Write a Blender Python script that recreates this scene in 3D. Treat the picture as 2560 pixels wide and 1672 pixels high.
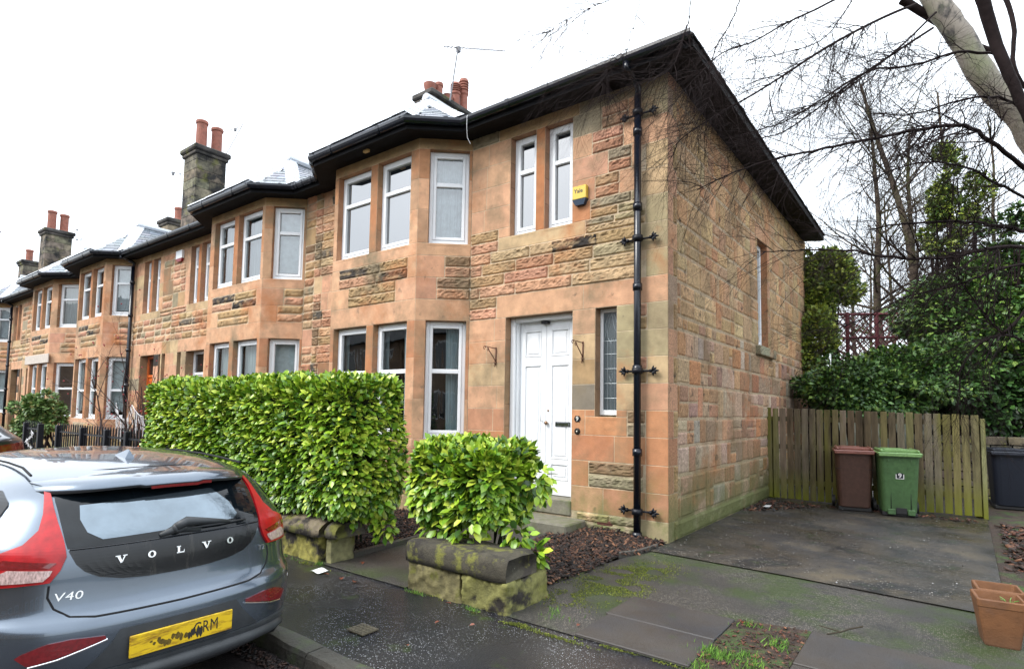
import bpy, math, random
import numpy as np
from mathutils import Vector, Matrix, noise
for o in list(bpy.data.objects): bpy.data.objects.remove(o)
SC = bpy.context.scene; COL = SC.collection
random.seed(7); RNG = np.random.default_rng(7)
# ------------------------------------------------------------------ camera
CAMP = Vector((2.7156, -6.8476, 1.6))
ROT = Matrix(((0.79989, 0.02728, 0.59952), (0.59993, -0.06307, -0.79756), (0.01605, 0.99764, -0.06682)))
cd = bpy.data.cameras.new('camera'); cam = bpy.data.objects.new('camera', cd); COL.objects.link(cam)
cam.matrix_world = Matrix.Translation(CAMP) @ ROT.to_4x4()
cd.sensor_fit = 'HORIZONTAL'; cd.sensor_width = 36.0; cd.lens = 36.0*1432.875/2560
cd.shift_y = (928.61-836)/2560; cd.clip_start = .05; cd.clip_end = 2000
SC.camera = cam
def PX(u, v, depth):                                # photograph position -> world point at a chosen depth
    return CAMP + ROT @ Vector((u-1280, -(v-928.61), -1432.875))*(depth/1432.875)
# ------------------------------------------------------------------ world, light, exposure
w = bpy.data.worlds.new('World'); SC.world = w; w.use_nodes = True
nt = w.node_tree; nt.nodes.clear()
def WN(t, **k):
    n = nt.nodes.new(t)
    for a, b in k.items(): setattr(n, a, b)
    return n
out = WN('ShaderNodeOutputWorld'); bg = WN('ShaderNodeBackground'); bg2 = WN('ShaderNodeBackground'); addsh = WN('ShaderNodeAddShader')
sky = WN('ShaderNodeTexSky', sky_type='NISHITA', sun_disc=False, sun_elevation=math.radians(46), sun_rotation=math.radians(208), air_density=1.0, dust_density=2.0)
bg.inputs[1].default_value = 0.035
nt.links.new(sky.outputs[0], bg.inputs[0])
# overcast cloud layer: bright towards the zenith, softly mottled
tc = WN('ShaderNodeTexCoord'); sep = WN('ShaderNodeSeparateXYZ'); nt.links.new(tc.outputs['Generated'], sep.inputs[0])
cl = WN('ShaderNodeTexNoise'); cl.inputs['Scale'].default_value = 2.2; cl.inputs['Detail'].default_value = 4; nt.links.new(tc.outputs['Generated'], cl.inputs['Vector'])
mr = WN('ShaderNodeMapRange'); mr.inputs['From Min'].default_value = -0.05; mr.inputs['From Max'].default_value = .9; mr.inputs['To Min'].default_value = .72; mr.inputs['To Max'].default_value = 1.42
nt.links.new(sep.outputs['Z'], mr.inputs['Value'])
m2 = WN('ShaderNodeMapRange'); m2.inputs['From Min'].default_value = .3; m2.inputs['From Max'].default_value = .7; m2.inputs['To Min'].default_value = .85; m2.inputs['To Max'].default_value = 1.1
nt.links.new(cl.outputs['Fac'], m2.inputs['Value'])
mu = WN('ShaderNodeMath', operation='MULTIPLY'); nt.links.new(mr.outputs[0], mu.inputs[0]); nt.links.new(m2.outputs[0], mu.inputs[1])
bg2.inputs[0].default_value = (.905, .955, 1.0, 1); nt.links.new(mu.outputs[0], bg2.inputs[1])
nt.links.new(bg.outputs[0], addsh.inputs[0]); nt.links.new(bg2.outputs[0], addsh.inputs[1]); nt.links.new(addsh.outputs[0], out.inputs[0])
sd = bpy.data.lights.new('sun', 'SUN'); sd.energy = 1.5; sd.angle = math.radians(22); sd.color = (1, .96, .9)
sun = bpy.data.objects.new('sun', sd); COL.objects.link(sun); sun.rotation_euler = (math.radians(44), 0, math.radians(-28))
SC.view_settings.view_transform = 'Standard'; SC.view_settings.look = 'None'; SC.view_settings.gamma = 1; SC.view_settings.exposure = 1.08
SC.render.engine = 'CYCLES'; SC.cycles.max_bounces = 6; SC.cycles.transparent_max_bounces = 12
# ------------------------------------------------------------------ material helper
MATS = {}
def mat(name, col=(.5, .5, .5), rough=.6, metal=0., spec=.5, coat=0., attr=None, noise_amt=0., noise_scale=8., bump=0., bump_scale=40., stains=(), col2=None, rough2=None, transmission=None, ior=None, stretch=(1, 1, 1), detail=5):
    """col, mixed with col2 by noise; attr multiplies by a colour attribute; stains = list of (colour, scale, lo, hi, zlo, zhi)"""
    if name in MATS: return MATS[name]
    m = bpy.data.materials.new(name); m.use_nodes = True; MATS[name] = m
    t = m.node_tree; N = t.nodes; L = t.links; b = N['Principled BSDF']
    co = N.new('ShaderNodeTexCoord'); mp = N.new('ShaderNodeMapping'); mp.inputs['Scale'].default_value = stretch
    geo = N.new('ShaderNodeNewGeometry'); L.new(geo.outputs['Position'], mp.inputs[0])
    P = mp.outputs[0]
    def noi(scale, det=detail, rough_=.6):
        n = N.new('ShaderNodeTexNoise'); n.inputs['Scale'].default_value = scale; n.inputs['Detail'].default_value = det; n.inputs['Roughness'].default_value = rough_; L.new(P, n.inputs['Vector']); return n.outputs['Fac']
    def rng(s, a, b_, c=0., d=1.):
        r = N.new('ShaderNodeMapRange'); r.inputs['From Min'].default_value = a; r.inputs['From Max'].default_value = b_; r.inputs['To Min'].default_value = c; r.inputs['To Max'].default_value = d; L.new(s, r.inputs['Value']); return r.outputs[0]
    def mix(f, a, b_, mode='MIX'):
        x = N.new('ShaderNodeMix'); x.data_type = 'RGBA'; x.blend_type = mode
        for s, v in ((0, f), (6, a), (7, b_)):
            if isinstance(v, (float, int)): x.inputs[s].default_value = v
            elif isinstance(v, (tuple, list)): x.inputs[s].default_value = (*v, 1)
            else: L.new(v, x.inputs[s])
        return x.outputs[2]
    C = None
    if attr:
        a = N.new('ShaderNodeAttribute'); a.attribute_name = attr; C = a.outputs['Color']
    else:
        r = N.new('ShaderNodeRGB'); r.outputs[0].default_value = (*col, 1); C = r.outputs[0]
    if col2: C = mix(rng(noi(noise_scale*.5), .35, .65), C, col2)
    if noise_amt:
        g = rng(noi(noise_scale), .3, .7, 1-noise_amt, 1+noise_amt)
        cb = N.new('ShaderNodeCombineColor'); [L.new(g, cb.inputs[i]) for i in range(3)]
        C = mix(1., C, cb.outputs[0], 'MULTIPLY')
    for (sc, s, lo, hi, zl, zh) in stains:
        f = rng(noi(s, 6, .65), lo, hi)
        if zl is not None:
            sp = N.new('ShaderNodeSeparateXYZ'); L.new(geo.outputs['Position'], sp.inputs[0])
            fz = rng(sp.outputs['Z'], zl, zh, 1., 0.)
            mm = N.new('ShaderNodeMath'); mm.operation = 'MULTIPLY'; L.new(f, mm.inputs[0]); L.new(fz, mm.inputs[1]); f = mm.outputs[0]
        C = mix(f, C, sc)
    L.new(C, b.inputs['Base Color'])
    b.inputs['Roughness'].default_value = rough; b.inputs['Metallic'].default_value = metal
    b.inputs['Specular IOR Level'].default_value = spec; b.inputs['Coat Weight'].default_value = coat; b.inputs['Coat Roughness'].default_value = .03
    if rough2 is not None: L.new(rng(noi(noise_scale*.35), .35, .65, rough, rough2), b.inputs['Roughness'])
    if transmission: b.inputs['Transmission Weight'].default_value = transmission
    if ior: b.inputs['IOR'].default_value = ior
    if bump:
        bp = N.new('ShaderNodeBump'); bp.inputs['Strength'].default_value = 1.0; bp.inputs['Distance'].default_value = bump; L.new(noi(bump_scale, 6), bp.inputs['Height']); L.new(bp.outputs[0], b.inputs['Normal'])
    return m
def glass_mat(name, refl=.2, tint=(.8, .85, .85)):
    m = bpy.data.materials.new(name); m.use_nodes = True; t = m.node_tree; N = t.nodes; L = t.links; N.clear()
    o = N.new('ShaderNodeOutputMaterial'); mx = N.new('ShaderNodeMixShader'); tr = N.new('ShaderNodeBsdfTransparent'); gl = N.new('ShaderNodeBsdfGlossy'); fr = N.new('ShaderNodeLayerWeight')
    tr.inputs[0].default_value = (*tint, 1); gl.inputs['Roughness'].default_value = .01; fr.inputs[0].default_value = refl
    mr_ = N.new('ShaderNodeMapRange'); mr_.inputs['To Min'].default_value = refl*.55; mr_.inputs['To Max'].default_value = 1.; L.new(fr.outputs['Fresnel'], mr_.inputs['Value'])
    nn = N.new('ShaderNodeTexNoise'); nn.inputs['Scale'].default_value = 1.6; bp = N.new('ShaderNodeBump'); bp.inputs['Distance'].default_value = .004; L.new(nn.outputs['Fac'], bp.inputs['Height']); L.new(bp.outputs[0], gl.inputs['Normal'])
    L.new(mr_.outputs[0], mx.inputs[0]); L.new(tr.outputs[0], mx.inputs[1]); L.new(gl.outputs[0], mx.inputs[2]); L.new(mx.outputs[0], o.inputs[0]); MATS[name] = m; return m
# ------------------------------------------------------------------ mesh builder
class MB:
    def __init__(s): s.v = []; s.f = []; s.c = []; s.col = (1, 1, 1); s.mi = []; s.m = 0
    def add(s, vs, fs, col=None):
        k = len(s.v); s.v.extend([tuple(p) for p in vs]); s.c.extend([(col or s.col)]*len(vs))
        s.f.extend([tuple(i+k for i in f) for f in fs]); s.mi.extend([s.m]*len(fs)); return k
    def box(s, x0, x1, y0, y1, z0, z1, col=None, M=None):
        vs = [Vector((x, y, z)) for z in (z0, z1) for y in (y0, y1) for x in (x0, x1)]
        if M: vs = [M @ p for p in vs]
        s.add(vs, [(0, 2, 3, 1), (4, 5, 7, 6), (0, 1, 5, 4), (2, 6, 7, 3), (0, 4, 6, 2), (1, 3, 7, 5)], col)
    def bbox(s, x0, x1, y0, y1, z0, z1, b=.01, col=None, M=None):
        """box with chamfered edges"""
        vs = []; lv = [(z0, b), (z0+b, 0), (z1-b, 0), (z1, b)]
        for z, i in lv:
            X0, X1, Y0, Y1 = x0+i, x1-i, y0+i, y1-i; c = b if i == 0 else 0
            if c: ring = [(X0+c, Y0), (X1-c, Y0), (X1, Y0+c), (X1, Y1-c), (X1-c, Y1), (X0+c, Y1), (X0, Y1-c), (X0, Y0+c)]
            else: ring = [(X0, Y0), (X1, Y0), (X1, Y0), (X1, Y1), (X1, Y1), (X0, Y1), (X0, Y1), (X0, Y0)]
            vs += [Vector((x, y, z)) for x, y in ring]
        if M: vs = [M @ p for p in vs]
        fs = [tuple(range(7, -1, -1)), tuple(range(24, 32))]
        for l in range(3):
            for i in range(8): j = (i+1) % 8; fs.append((l*8+i, l*8+j, l*8+8+j, l*8+8+i))
        s.add(vs, fs, col)
    def tube(s, pts, r, n=8, col=None, cap=True):
        pts = [Vector(p) for p in pts]; R = r if isinstance(r, (list, tuple)) else [r]*len(pts); vs = []; fs = []
        up = None
        for i, p in enumerate(pts):
            d = (pts[min(i+1, len(pts)-1)]-pts[max(i-1, 0)])
            if d.length < 1e-9: d = Vector((0, 0, 1))
            d.normalize()
            if up is None: up = d.orthogonal().normalized()
            else:
                up = up-d*up.dot(d); up = up.normalized() if up.length > 1e-6 else d.orthogonal().normalized()
            q = d.cross(up)
            for k in range(n): a = 2*math.pi*k/n; vs.append(p+(up*math.cos(a)+q*math.sin(a))*R[i])
        for i in range(len(pts)-1):
            for k in range(n): j = (k+1) % n; fs.append((i*n+k, i*n+j, i*n+n+j, i*n+n+k))
        if cap: fs.append(tuple(range(n-1, -1, -1))); fs.append(tuple(range((len(pts)-1)*n, len(pts)*n)))
        s.add(vs, fs, col)
    def lathe(s, c, prof, n=20, col=None, M=None):
        vs = []; fs = []
        for r, z in prof:
            for k in range(n): a = 2*math.pi*k/n; p = Vector((c[0]+r*math.cos(a), c[1]+r*math.sin(a), c[2]+z)); vs.append(M @ p if M else p)
        for i in range(len(prof)-1):
            for k in range(n): j = (k+1) % n; fs.append((i*n+k, i*n+j, i*n+n+j, i*n+n+k))
        s.add(vs, fs, col)
    def prism(s, poly, z0, z1, col=None):
        n = len(poly); vs = [(x, y, z0) for x, y in poly]+[(x, y, z1) for x, y in poly]
        s.add(vs, [tuple(range(n-1, -1, -1)), tuple(range(n, 2*n))]+[(i, (i+1) % n, n+(i+1) % n, n+i) for i in range(n)], col)
    def obj(s, name, m, parent=None, smooth=False, attr=None, **tags):
        me = bpy.data.meshes.new(name); me.from_pydata(s.v, [], s.f)
        ms = m if isinstance(m, (list, tuple)) else [m]
        for q in ms: me.materials.append(q)
        if len(ms) > 1: me.polygons.foreach_set('material_index', s.mi)
        if attr:
            a = me.color_attributes.new(attr, 'FLOAT_COLOR', 'POINT')
            buf = np.ones((len(s.v), 4), np.float32); buf[:, :3] = np.array(s.c, np.float32); a.data.foreach_set('color', buf.ravel())
        if smooth: me.polygons.foreach_set('use_smooth', [True]*len(me.polygons))
        me.update(); o = bpy.data.objects.new(name, me); COL.objects.link(o)
        if parent: o.parent = parent; o.matrix_parent_inverse = parent.matrix_world.inverted() if False else Matrix.Translation(-Vector(parent.location)) if not parent.get('_rot') else parent.matrix_basis.inverted()
        tag(o, **tags); return o
def tag(o, label=None, category=None, group=None, kind=None):
    for k, v in (('label', label), ('category', category), ('group', group), ('kind', kind)):
        if v: o[k] = v
def empty(name, loc=(0, 0, 0), **tags):
    o = bpy.data.objects.new(name, None); COL.objects.link(o); o.location = loc; o.empty_display_size = .2; tag(o, **tags); return o
def np_obj(name, V, F, m, attr=None, C=None, parent=None, smooth=False, **tags):
    me = bpy.data.meshes.new(name); n = F.shape[1]
    me.vertices.add(len(V)); me.vertices.foreach_set('co', V.astype(np.float32).ravel())
    me.loops.add(F.size); me.loops.foreach_set('vertex_index', F.astype(np.int32).ravel())
    me.polygons.add(len(F)); me.polygons.foreach_set('loop_start', np.arange(0, F.size, n, dtype=np.int32)); me.polygons.foreach_set('loop_total', np.full(len(F), n, np.int32))
    if smooth: me.polygons.foreach_set('use_smooth', np.ones(len(F), bool))
    me.materials.append(m); me.update(calc_edges=True)
    if attr:
        a = me.color_attributes.new(attr, 'FLOAT_COLOR', 'POINT'); b = np.ones((len(V), 4), np.float32); b[:, :3] = C; a.data.foreach_set('color', b.ravel())
    me.validate(); o = bpy.data.objects.new(name, me); COL.objects.link(o)
    if parent: o.parent = parent; o.matrix_parent_inverse = Matrix.Translation(-Vector(parent.location))
    tag(o, **tags); return o
def copy_tree(o, parent=None):
    c = o.copy(); COL.objects.link(c); c.parent = parent
    for ch in list(o.children): copy_tree(ch, c)
    return c
def text_mb(mb, txt, size, M, depth=.004, spacing=1.0, font_scale_x=1.0, bold=0.):
    cu = bpy.data.curves.new('lettering', 'FONT'); cu.body = txt; cu.size = size; cu.extrude = depth; cu.offset = bold; cu.space_character = spacing; cu.align_x = 'CENTER'; cu.align_y = 'CENTER'; cu.resolution_u = 3
    to = bpy.data.objects.new('lettering', cu); COL.objects.link(to); bpy.context.view_layer.update()
    me = bpy.data.meshes.new_from_object(to.evaluated_get(bpy.context.evaluated_depsgraph_get()))
    vs = [M @ Vector((v.co.x*font_scale_x, v.co.y, v.co.z)) for v in me.vertices]
    mb.add(vs, [tuple(p.vertices) for p in me.polygons])
    bpy.data.objects.remove(to); bpy.data.curves.remove(cu); bpy.data.meshes.remove(me)
def vary(c, a=.12):
    k = 1+random.uniform(-a, a); return tuple(max(0, x*k*(1+random.uniform(-a*.3, a*.3))) for x in c)
# ------------------------------------------------------------------ materials
STONE = mat('sandstone', attr='tone', rough=.85, spec=.25, noise_amt=.2, noise_scale=5, bump=.006, bump_scale=70, stains=[((.20, .155, .095), 1.3, .50, .72, None, None), ((.40, .16, .065), 1.0, .54, .74, None, None), ((.10, .08, .06), 5.5, .63, .76, None, None), ((.13, .16, .05), 3.0, .42, .62, -.1, 1.0)])
STONE2 = mat('tooled_rubble', attr='tone', rough=.9, spec=.2, noise_amt=.34, noise_scale=38, bump=.022, bump_scale=60, stains=[((.22, .15, .085), 1.2, .50, .70, None, None), ((.40, .17, .08), .9, .56, .72, None, None), ((.09, .065, .05), 4.5, .58, .70, None, None), ((.12, .13, .05), 2.2, .30, .5, .1, 1.15)])
WHITE = mat('white_upvc', (.78, .80, .82), rough=.28, noise_amt=.05, noise_scale=3)
WPAINT = mat('white_door_paint', (.76, .78, .80), rough=.38, noise_amt=.06, noise_scale=5, bump=.001, bump_scale=90, stretch=(1, 1, .25))
GUT = mat('black_gutter_plastic', (.004, .006, .012), rough=.2, noise_amt=.3, noise_scale=3)
SOFF = mat('dark_soffit_boards', (.003, .003, .004), rough=.75, spec=.15, noise_amt=.4, noise_scale=9, bump=.004, bump_scale=30)
SLATE = mat('roof_slate', attr='tone', rough=.24, noise_amt=.25, noise_scale=9, bump=.006, bump_scale=30)
LEADW = mat('pale_roof_capping', (.50, .53, .57), rough=.45, noise_amt=.12, noise_scale=5)
CHST = mat('sooty_chimney_stone', attr='tone', rough=.9, noise_amt=.35, noise_scale=6, bump=.01, bump_scale=30, stains=[((.015, .014, .013), 1.8, .42, .6, None, None), ((.12, .12, .03), 2.5, .56, .7, None, None)])
TERR = mat('terracotta', (.25, .085, .055), rough=.7, noise_amt=.25, noise_scale=9, bump=.003, bump_scale=60, stains=[((.12, .07, .05), 6, .55, .75, None, None)])
IRON = mat('painted_iron', (.005, .006, .010), rough=.45, spec=.3, noise_amt=.3, noise_scale=20, bump=.001, bump_scale=120)
RUST = mat('rusty_iron', (.09, .03, .02), rough=.8, noise_amt=.4, noise_scale=60)
BRASS = mat('tarnished_brass', (.25, .16, .10), rough=.35, metal=.9)
GLASS_S = glass_mat('window_glass', .32, (.75, .8, .8)); GLASS_L = glass_mat('lower_window_glass', .14, (.7, .75, .75))
SKYG = mat('coated_window_glass', (.012, .016, .02), rough=.015, spec=1.0, ior=2.15)
DARKG = mat('dark_window_glass', (.006, .008, .010), rough=.015, spec=1.0, ior=1.75)
CURT = mat('net_curtain', (.62, .66, .68), rough=.9, noise_amt=.15, noise_scale=10)
CURTB = mat('pale_curtain', (.34, .40, .42), rough=.9, noise_amt=.3, noise_scale=5, stretch=(6, 6, .3))
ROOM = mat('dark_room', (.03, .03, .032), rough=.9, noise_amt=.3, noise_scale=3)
# ------------------------------------------------------------------ stone walls
BUFF = (.46, .33, .19); PINK = (.49, .268, .170); PEACH = (.52, .302, .182); ORNG = (.43, .205, .105); GREY = (.27, .225, .15); BLAK = (.035, .030, .027); GREEN = (.34, .28, .165); TAN = (.38, .25, .13); WHT = (.46, .38, .30); BRN = (.23, .145, .085); MORT = (.50, .40, .28); DPINK = (.40, .205, .12)
class Panel:
    """a vertical wall face: origin P0 (plan), direction u, outward normal n; s along u, z up, d outwards"""
    def __init__(s, P0, P1, mb, fine=1):
        s.P0 = Vector((*P0, 0)); d = Vector((*P1, 0))-s.P0; s.L = d.length; s.u = d.normalized(); s.n = Vector((s.u.y, -s.u.x, 0)); s.mb = mb; s.fine = fine
    def P(s, a, z, d=0.): p = s.P0+s.u*a+s.n*d; return Vector((p.x, p.y, z))
    def M(s, a, z, d=0.): # local x -> u, local y -> -n (inwards), z up
        return Matrix.Translation(s.P(a, z, d)) @ Matrix(((s.u.x, -s.n.x, 0, 0), (s.u.y, -s.n.y, 0, 0), (0, 0, 1, 0), (0, 0, 0, 1)))
    def ash(s, a0, a1, z0, z1, col, d=0.0, g=.0035, b=.004):
        a0 += g; a1 -= g; z0 += g; z1 -= g
        if a1-a0 < .01 or z1-z0 < .01: return
        P = s.P; vs = [P(a0, z0, d-.02), P(a1, z0, d-.02), P(a1, z1, d-.02), P(a0, z1, d-.02), P(a0, z0, d-b), P(a1, z0, d-b), P(a1, z1, d-b), P(a0, z1, d-b), P(a0+b, z0+b, d), P(a1-b, z0+b, d), P(a1-b, z1-b, d), P(a0+b, z1-b, d)]
        fs = [(8, 9, 10, 11)]
        for k in range(4): j = (k+1) % 4; fs += [(k, j, 4+j, 4+k), (4+k, 4+j, 8+j, 8+k)]
        s.mb.add(vs, fs, col)
    def rock(s, a0, a1, z0, z1, col, amp=.040, step=.022, d0=.0, sc=(6., 13.), g=.0045, soft=.016):
        a0 += g; a1 -= g; z0 += g; z1 -= g
        if a1-a0 < .02 or z1-z0 < .02: return
        step = step*s.fine
        nx = max(3, int((a1-a0)/step)+1); nz = max(3, int((z1-z0)/step)+1)
        off = random.uniform(0, 50); vs = []; cs = []
        for j in range(nz+1):
            for i in range(nx+1):
                a = a0+(a1-a0)*i/nx; z = z0+(z1-z0)*j/nz
                e = min(i, nx-i, j, nz-j)
                ed = min(1., (min(a-a0, a1-a)+.004)/soft)*min(1., (min(z-z0, z1-z)+.004)/soft)
                q = Vector(((a+s.P0.x)*sc[0]+off, z*sc[1], off))
                f = noise.noise(q)*.45+(.5-abs(noise.noise(q*1.9))*2.0)*.55+noise.noise(q*4.3)*.30
                h = .45+.75*f; lower = (z-z0)/(z1-z0)
                d = d0-.006+ed*(.012+amp*max(0., h)*(.45+.75*lower))
                if e == 0: d = d0-.008
                vs.append(s.P(a, z, d))
                k = .70+.52*max(0, min(1, h)); cc = col
                if col[0] < .12:
                    q2 = max(0, min(1, noise.noise(Vector((a*7+off, z*14, 1)))*3-.25)); cc = tuple(x*(1-q2)+y*q2 for x, y in zip(col, (.36, .26, .15)))
                cs.append(tuple(c*k for c in cc))
        fs = [(j*(nx+1)+i, j*(nx+1)+i+1, (j+1)*(nx+1)+i+1, (j+1)*(nx+1)+i) for j in range(nz) for i in range(nx)]
        k = s.mb.add(vs, fs, col); s.mb.c[k:] = cs
    def backing(s, z0, z1, ops, d=-.0035, col=MORT, a0=0., a1=None):
        a1 = s.L if a1 is None else a1
        As = sorted({a0, a1, *[o[0] for o in ops], *[o[1] for o in ops]}); Zs = sorted({z0, z1, *[o[2] for o in ops], *[o[3] for o in ops]})
        for i in range(len(As)-1):
            for j in range(len(Zs)-1):
                ca, cz = (As[i]+As[i+1])/2, (Zs[j]+Zs[j+1])/2
                if ca < a0 or ca > a1 or cz < z0 or cz > z1 or any(o[0] < ca < o[1] and o[2] < cz < o[3] for o in ops): continue
                s.mb.add([s.P(As[i], Zs[j], d), s.P(As[i+1], Zs[j], d), s.P(As[i+1], Zs[j+1], d), s.P(As[i], Zs[j+1], d)], [(0, 1, 2, 3)], col)
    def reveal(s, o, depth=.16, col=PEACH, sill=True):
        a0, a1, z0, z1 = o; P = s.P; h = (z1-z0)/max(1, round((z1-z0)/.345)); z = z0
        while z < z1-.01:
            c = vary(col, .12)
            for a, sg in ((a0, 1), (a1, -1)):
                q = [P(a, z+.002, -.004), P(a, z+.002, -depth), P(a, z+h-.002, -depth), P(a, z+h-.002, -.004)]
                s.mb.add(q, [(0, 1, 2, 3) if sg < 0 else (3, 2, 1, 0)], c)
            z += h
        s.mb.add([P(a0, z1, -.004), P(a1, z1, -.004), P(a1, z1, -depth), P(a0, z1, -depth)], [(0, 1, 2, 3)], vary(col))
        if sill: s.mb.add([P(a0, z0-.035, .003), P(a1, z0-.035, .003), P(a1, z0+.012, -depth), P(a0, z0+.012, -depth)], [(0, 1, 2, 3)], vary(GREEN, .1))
        # backing edge so nothing shows between face and reveal
    def fill(s, a0, a1, z0, z1, mode, pal, ops=(), wr=(.35, .85)):
        H = z1-z0; n = max(1, round(H/.345)); h = H/n
        for k in range(n):
            zz0 = z0+k*h; zz1 = zz0+h; a = a0; first = True
            while a < a1-.02:
                ln = random.uniform(*wr)
                if first: ln *= random.uniform(.5, 1); first = False
                b = a+ln
                if a1-b < .2: b = a1
                cols = [random.choice(pal) for _ in range(4)]
                if any(o[0] < (a+b)/2 < o[1] and o[2] < (zz0+zz1)/2 < o[3] for o in ops): a = b; continue
                if mode == 'ash' or (mode == 'mix' and random.random() < .28): s.ash(a, b, zz0, zz1, vary(cols[0], .08))
                else:
                    zm = (zz0+zz1)/2+random.uniform(-.01, .01)
                    m1 = a+(b-a)*random.uniform(.35, .65) if b-a > .6 and random.random() < .4 else None
                    if m1: s.rock(a, m1, zm, zz1, vary(cols[0])); s.rock(m1, b, zm, zz1, vary(cols[3]))
                    else: s.rock(a, b, zm, zz1, vary(cols[0]))
                    s.rock(a, b, zz0, zm, vary(cols[1]))
                a = b
    def courses(s, a0, a1, z0, z1, pal, wr=(.45, .95)):
        """continuous thin rock-faced courses with broken joints"""
        n = max(1, round((z1-z0)/.172)); h = (z1-z0)/n
        for k in range(n):
            a = a0-random.uniform(0, .4)
            while a < a1:
                b = a+random.uniform(*wr)
                if a1-b < .15: b = a1+.001
                s.rock(max(a, a0), min(b, a1), z0+k*h, z0+k*h+h, vary(random.choice(pal), .15)); a = b
    def rubble(s, a0, a1, z0, z1, ops, pal_hi, pal_lo, zsplit):
        """random snecked rubble: columns of stones whose bed joints do not line up"""
        z = z0
        while z < z1-.05:
            H = random.uniform(.34, .56)
            if z1-z-H < .25: H = z1-z
            for o in ops:
                for e in (o[2], o[3]):
                    if z+.15 < e < z+H: H = e-z
            a = a0-random.uniform(0, .2)
            while a < a1:
                b = a+random.choice([random.uniform(.16, .30), random.uniform(.30, .60)]); b = a1+.001 if a1-b < .12 else b
                segs = [(max(a, a0), min(b, a1))]
                for o in ops:
                    if o[2] < z+H/2 < o[3]: segs = [q for (p, r) in segs for q in ((p, min(r, o[0])), (max(p, o[1]), r)) if q[1]-q[0] > .04]
                for p, r in segs:
                    n = max(1, min(3, int(H/random.uniform(.15, .30)))); cuts = [z]
                    for k in range(n-1): cuts.append(z+H*(k+1)/n+random.uniform(-.05, .05)*H)
                    cuts.append(z+H-random.uniform(0, .014)); cuts[0] += random.uniform(0, .012)
                    for k in range(n):
                        zz = cuts[k]; low = zz < zsplit+random.uniform(-.35, .35); pal = pal_lo if low else pal_hi
                        g = noise.noise(Vector((p*.8, zz*.9, 4))); c = random.choice(pal); c2 = pal[int((g*.5+.5)*len(pal)) % len(pal)]; c = tuple(x*.5+y*.5 for x, y in zip(c, c2))
                        s.rock(p, r, zz, cuts[k+1], vary(c, .24 if low else .16), amp=.010, step=.032, sc=(28, 28), g=.003, d0=random.uniform(-.001, .003), soft=.008)
                a = b
            z += H
RPAL_ = [PINK, PEACH, PINK, TAN, DPINK, BUFF, PEACH, GREY]
RPALD = [PINK, PEACH, TAN, BUFF, GREY, TAN, DPINK, PEACH, BRN, PEACH, PINK, BUFF, (.10, .085, .07)]
APAL = [PEACH, PEACH, PINK, BUFF, PEACH]
# ------------------------------------------------------------------ windows
def window(house, pn, o, depth=.13, transom=None, kind='dark', fw=.06, room=True):
    a0, a1, z0, z1 = o; mb = MB(); M = pn.M(0, 0, 0)
    B = lambda x0, x1, zz0, zz1, d0, d1: mb.bbox(x0, x1, d0, d1, zz0, zz1, .006, M=M)
    t = depth+.07; B(a0+.001, a0+fw, z0+.012, z1-.002, depth, t); B(a1-fw, a1-.001, z0+.012, z1-.002, depth, t); B(a0+fw, a1-fw, z1-fw, z1-.002, depth, t); B(a0+fw, a1-fw, z0+.012, z0+fw+.02, depth, t)
    f = .05; i0, i1, j0, j1 = a0+fw+.001, a1-fw-.001, z0+fw+.021, z1-fw-.001; e = depth-.012
    B(i0, i0+f, j0, j1, e, t-.01); B(i1-f, i1, j0, j1, e, t-.01); B(i0+f, i1-f, j1-f, j1, e, t-.01); B(i0+f, i1-f, j0, j0+f, e, t-.01)
    B(a0+.0, a1-.0, z0-.012, z0+.014, depth-.05, t)   # projecting sill nib
    if transom: B(i0+f, i1-f, transom-.035, transom+.035, e+.002, t-.012)
    fr = mb.obj('window', WHITE, house, smooth=False)
    g = MB(); d = depth+.035
    g.add([pn.P(i0+f-.005, j0+f-.005, -d), pn.P(i1-f+.005, j0+f-.005, -d), pn.P(i1-f+.005, j1-f+.005, -d), pn.P(i0+f-.005, j1-f+.005, -d)], [(0, 1, 2, 3)])
    g.obj('pane', (DARKG if kind == 'dark' else SKYG) if kind in ('dark', 'sky') else (GLASS_S if z0 > 3 else GLASS_L), fr)
    if kind not in ('dark', 'sky'):
        c = MB(); dd = depth+.16; n = 40
        if kind == 'curtain' or kind == 'net':
            vs = []
            for k in range(n+1):
                x = a0+(a1-a0)*k/n; w_ = .018*math.sin(k*1.35)+.01*math.sin(k*.5+z0)
                vs += [pn.P(x, z0, -dd-w_), pn.P(x, z1, -dd-w_*.6)]
            c.add(vs, [(2*k, 2*k+2, 2*k+3, 2*k+1) for k in range(n)]); c.obj('curtain', CURTB if kind == 'curtain' else CURT, fr, smooth=True)
        elif kind == 'part':
            for (x0, x1) in ((a1-.30, a1), (a0, a0+.10)):
                vs = []
                for k in range(17):
                    x = x0+(x1-x0)*k/16; w_ = .02*math.sin(k*1.7); vs += [pn.P(x, z0, -dd-w_), pn.P(x-.03*(1 if x0 > a0 else 0), z1, -dd-w_)]
                c.add(vs, [(2*k, 2*k+2, 2*k+3, 2*k+1) for k in range(16)])
            c.obj('curtain', CURTB, fr, smooth=True)
        elif kind == 'blind':
            zb = z0+(z1-z0)*.12
            c.box(a0, a1, dd, dd+.006, zb, z1, M=M); c.obj('blind', CURT, fr)
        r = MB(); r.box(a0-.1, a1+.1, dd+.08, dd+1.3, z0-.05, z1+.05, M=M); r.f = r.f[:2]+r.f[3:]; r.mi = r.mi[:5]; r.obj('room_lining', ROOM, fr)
    return fr
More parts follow.
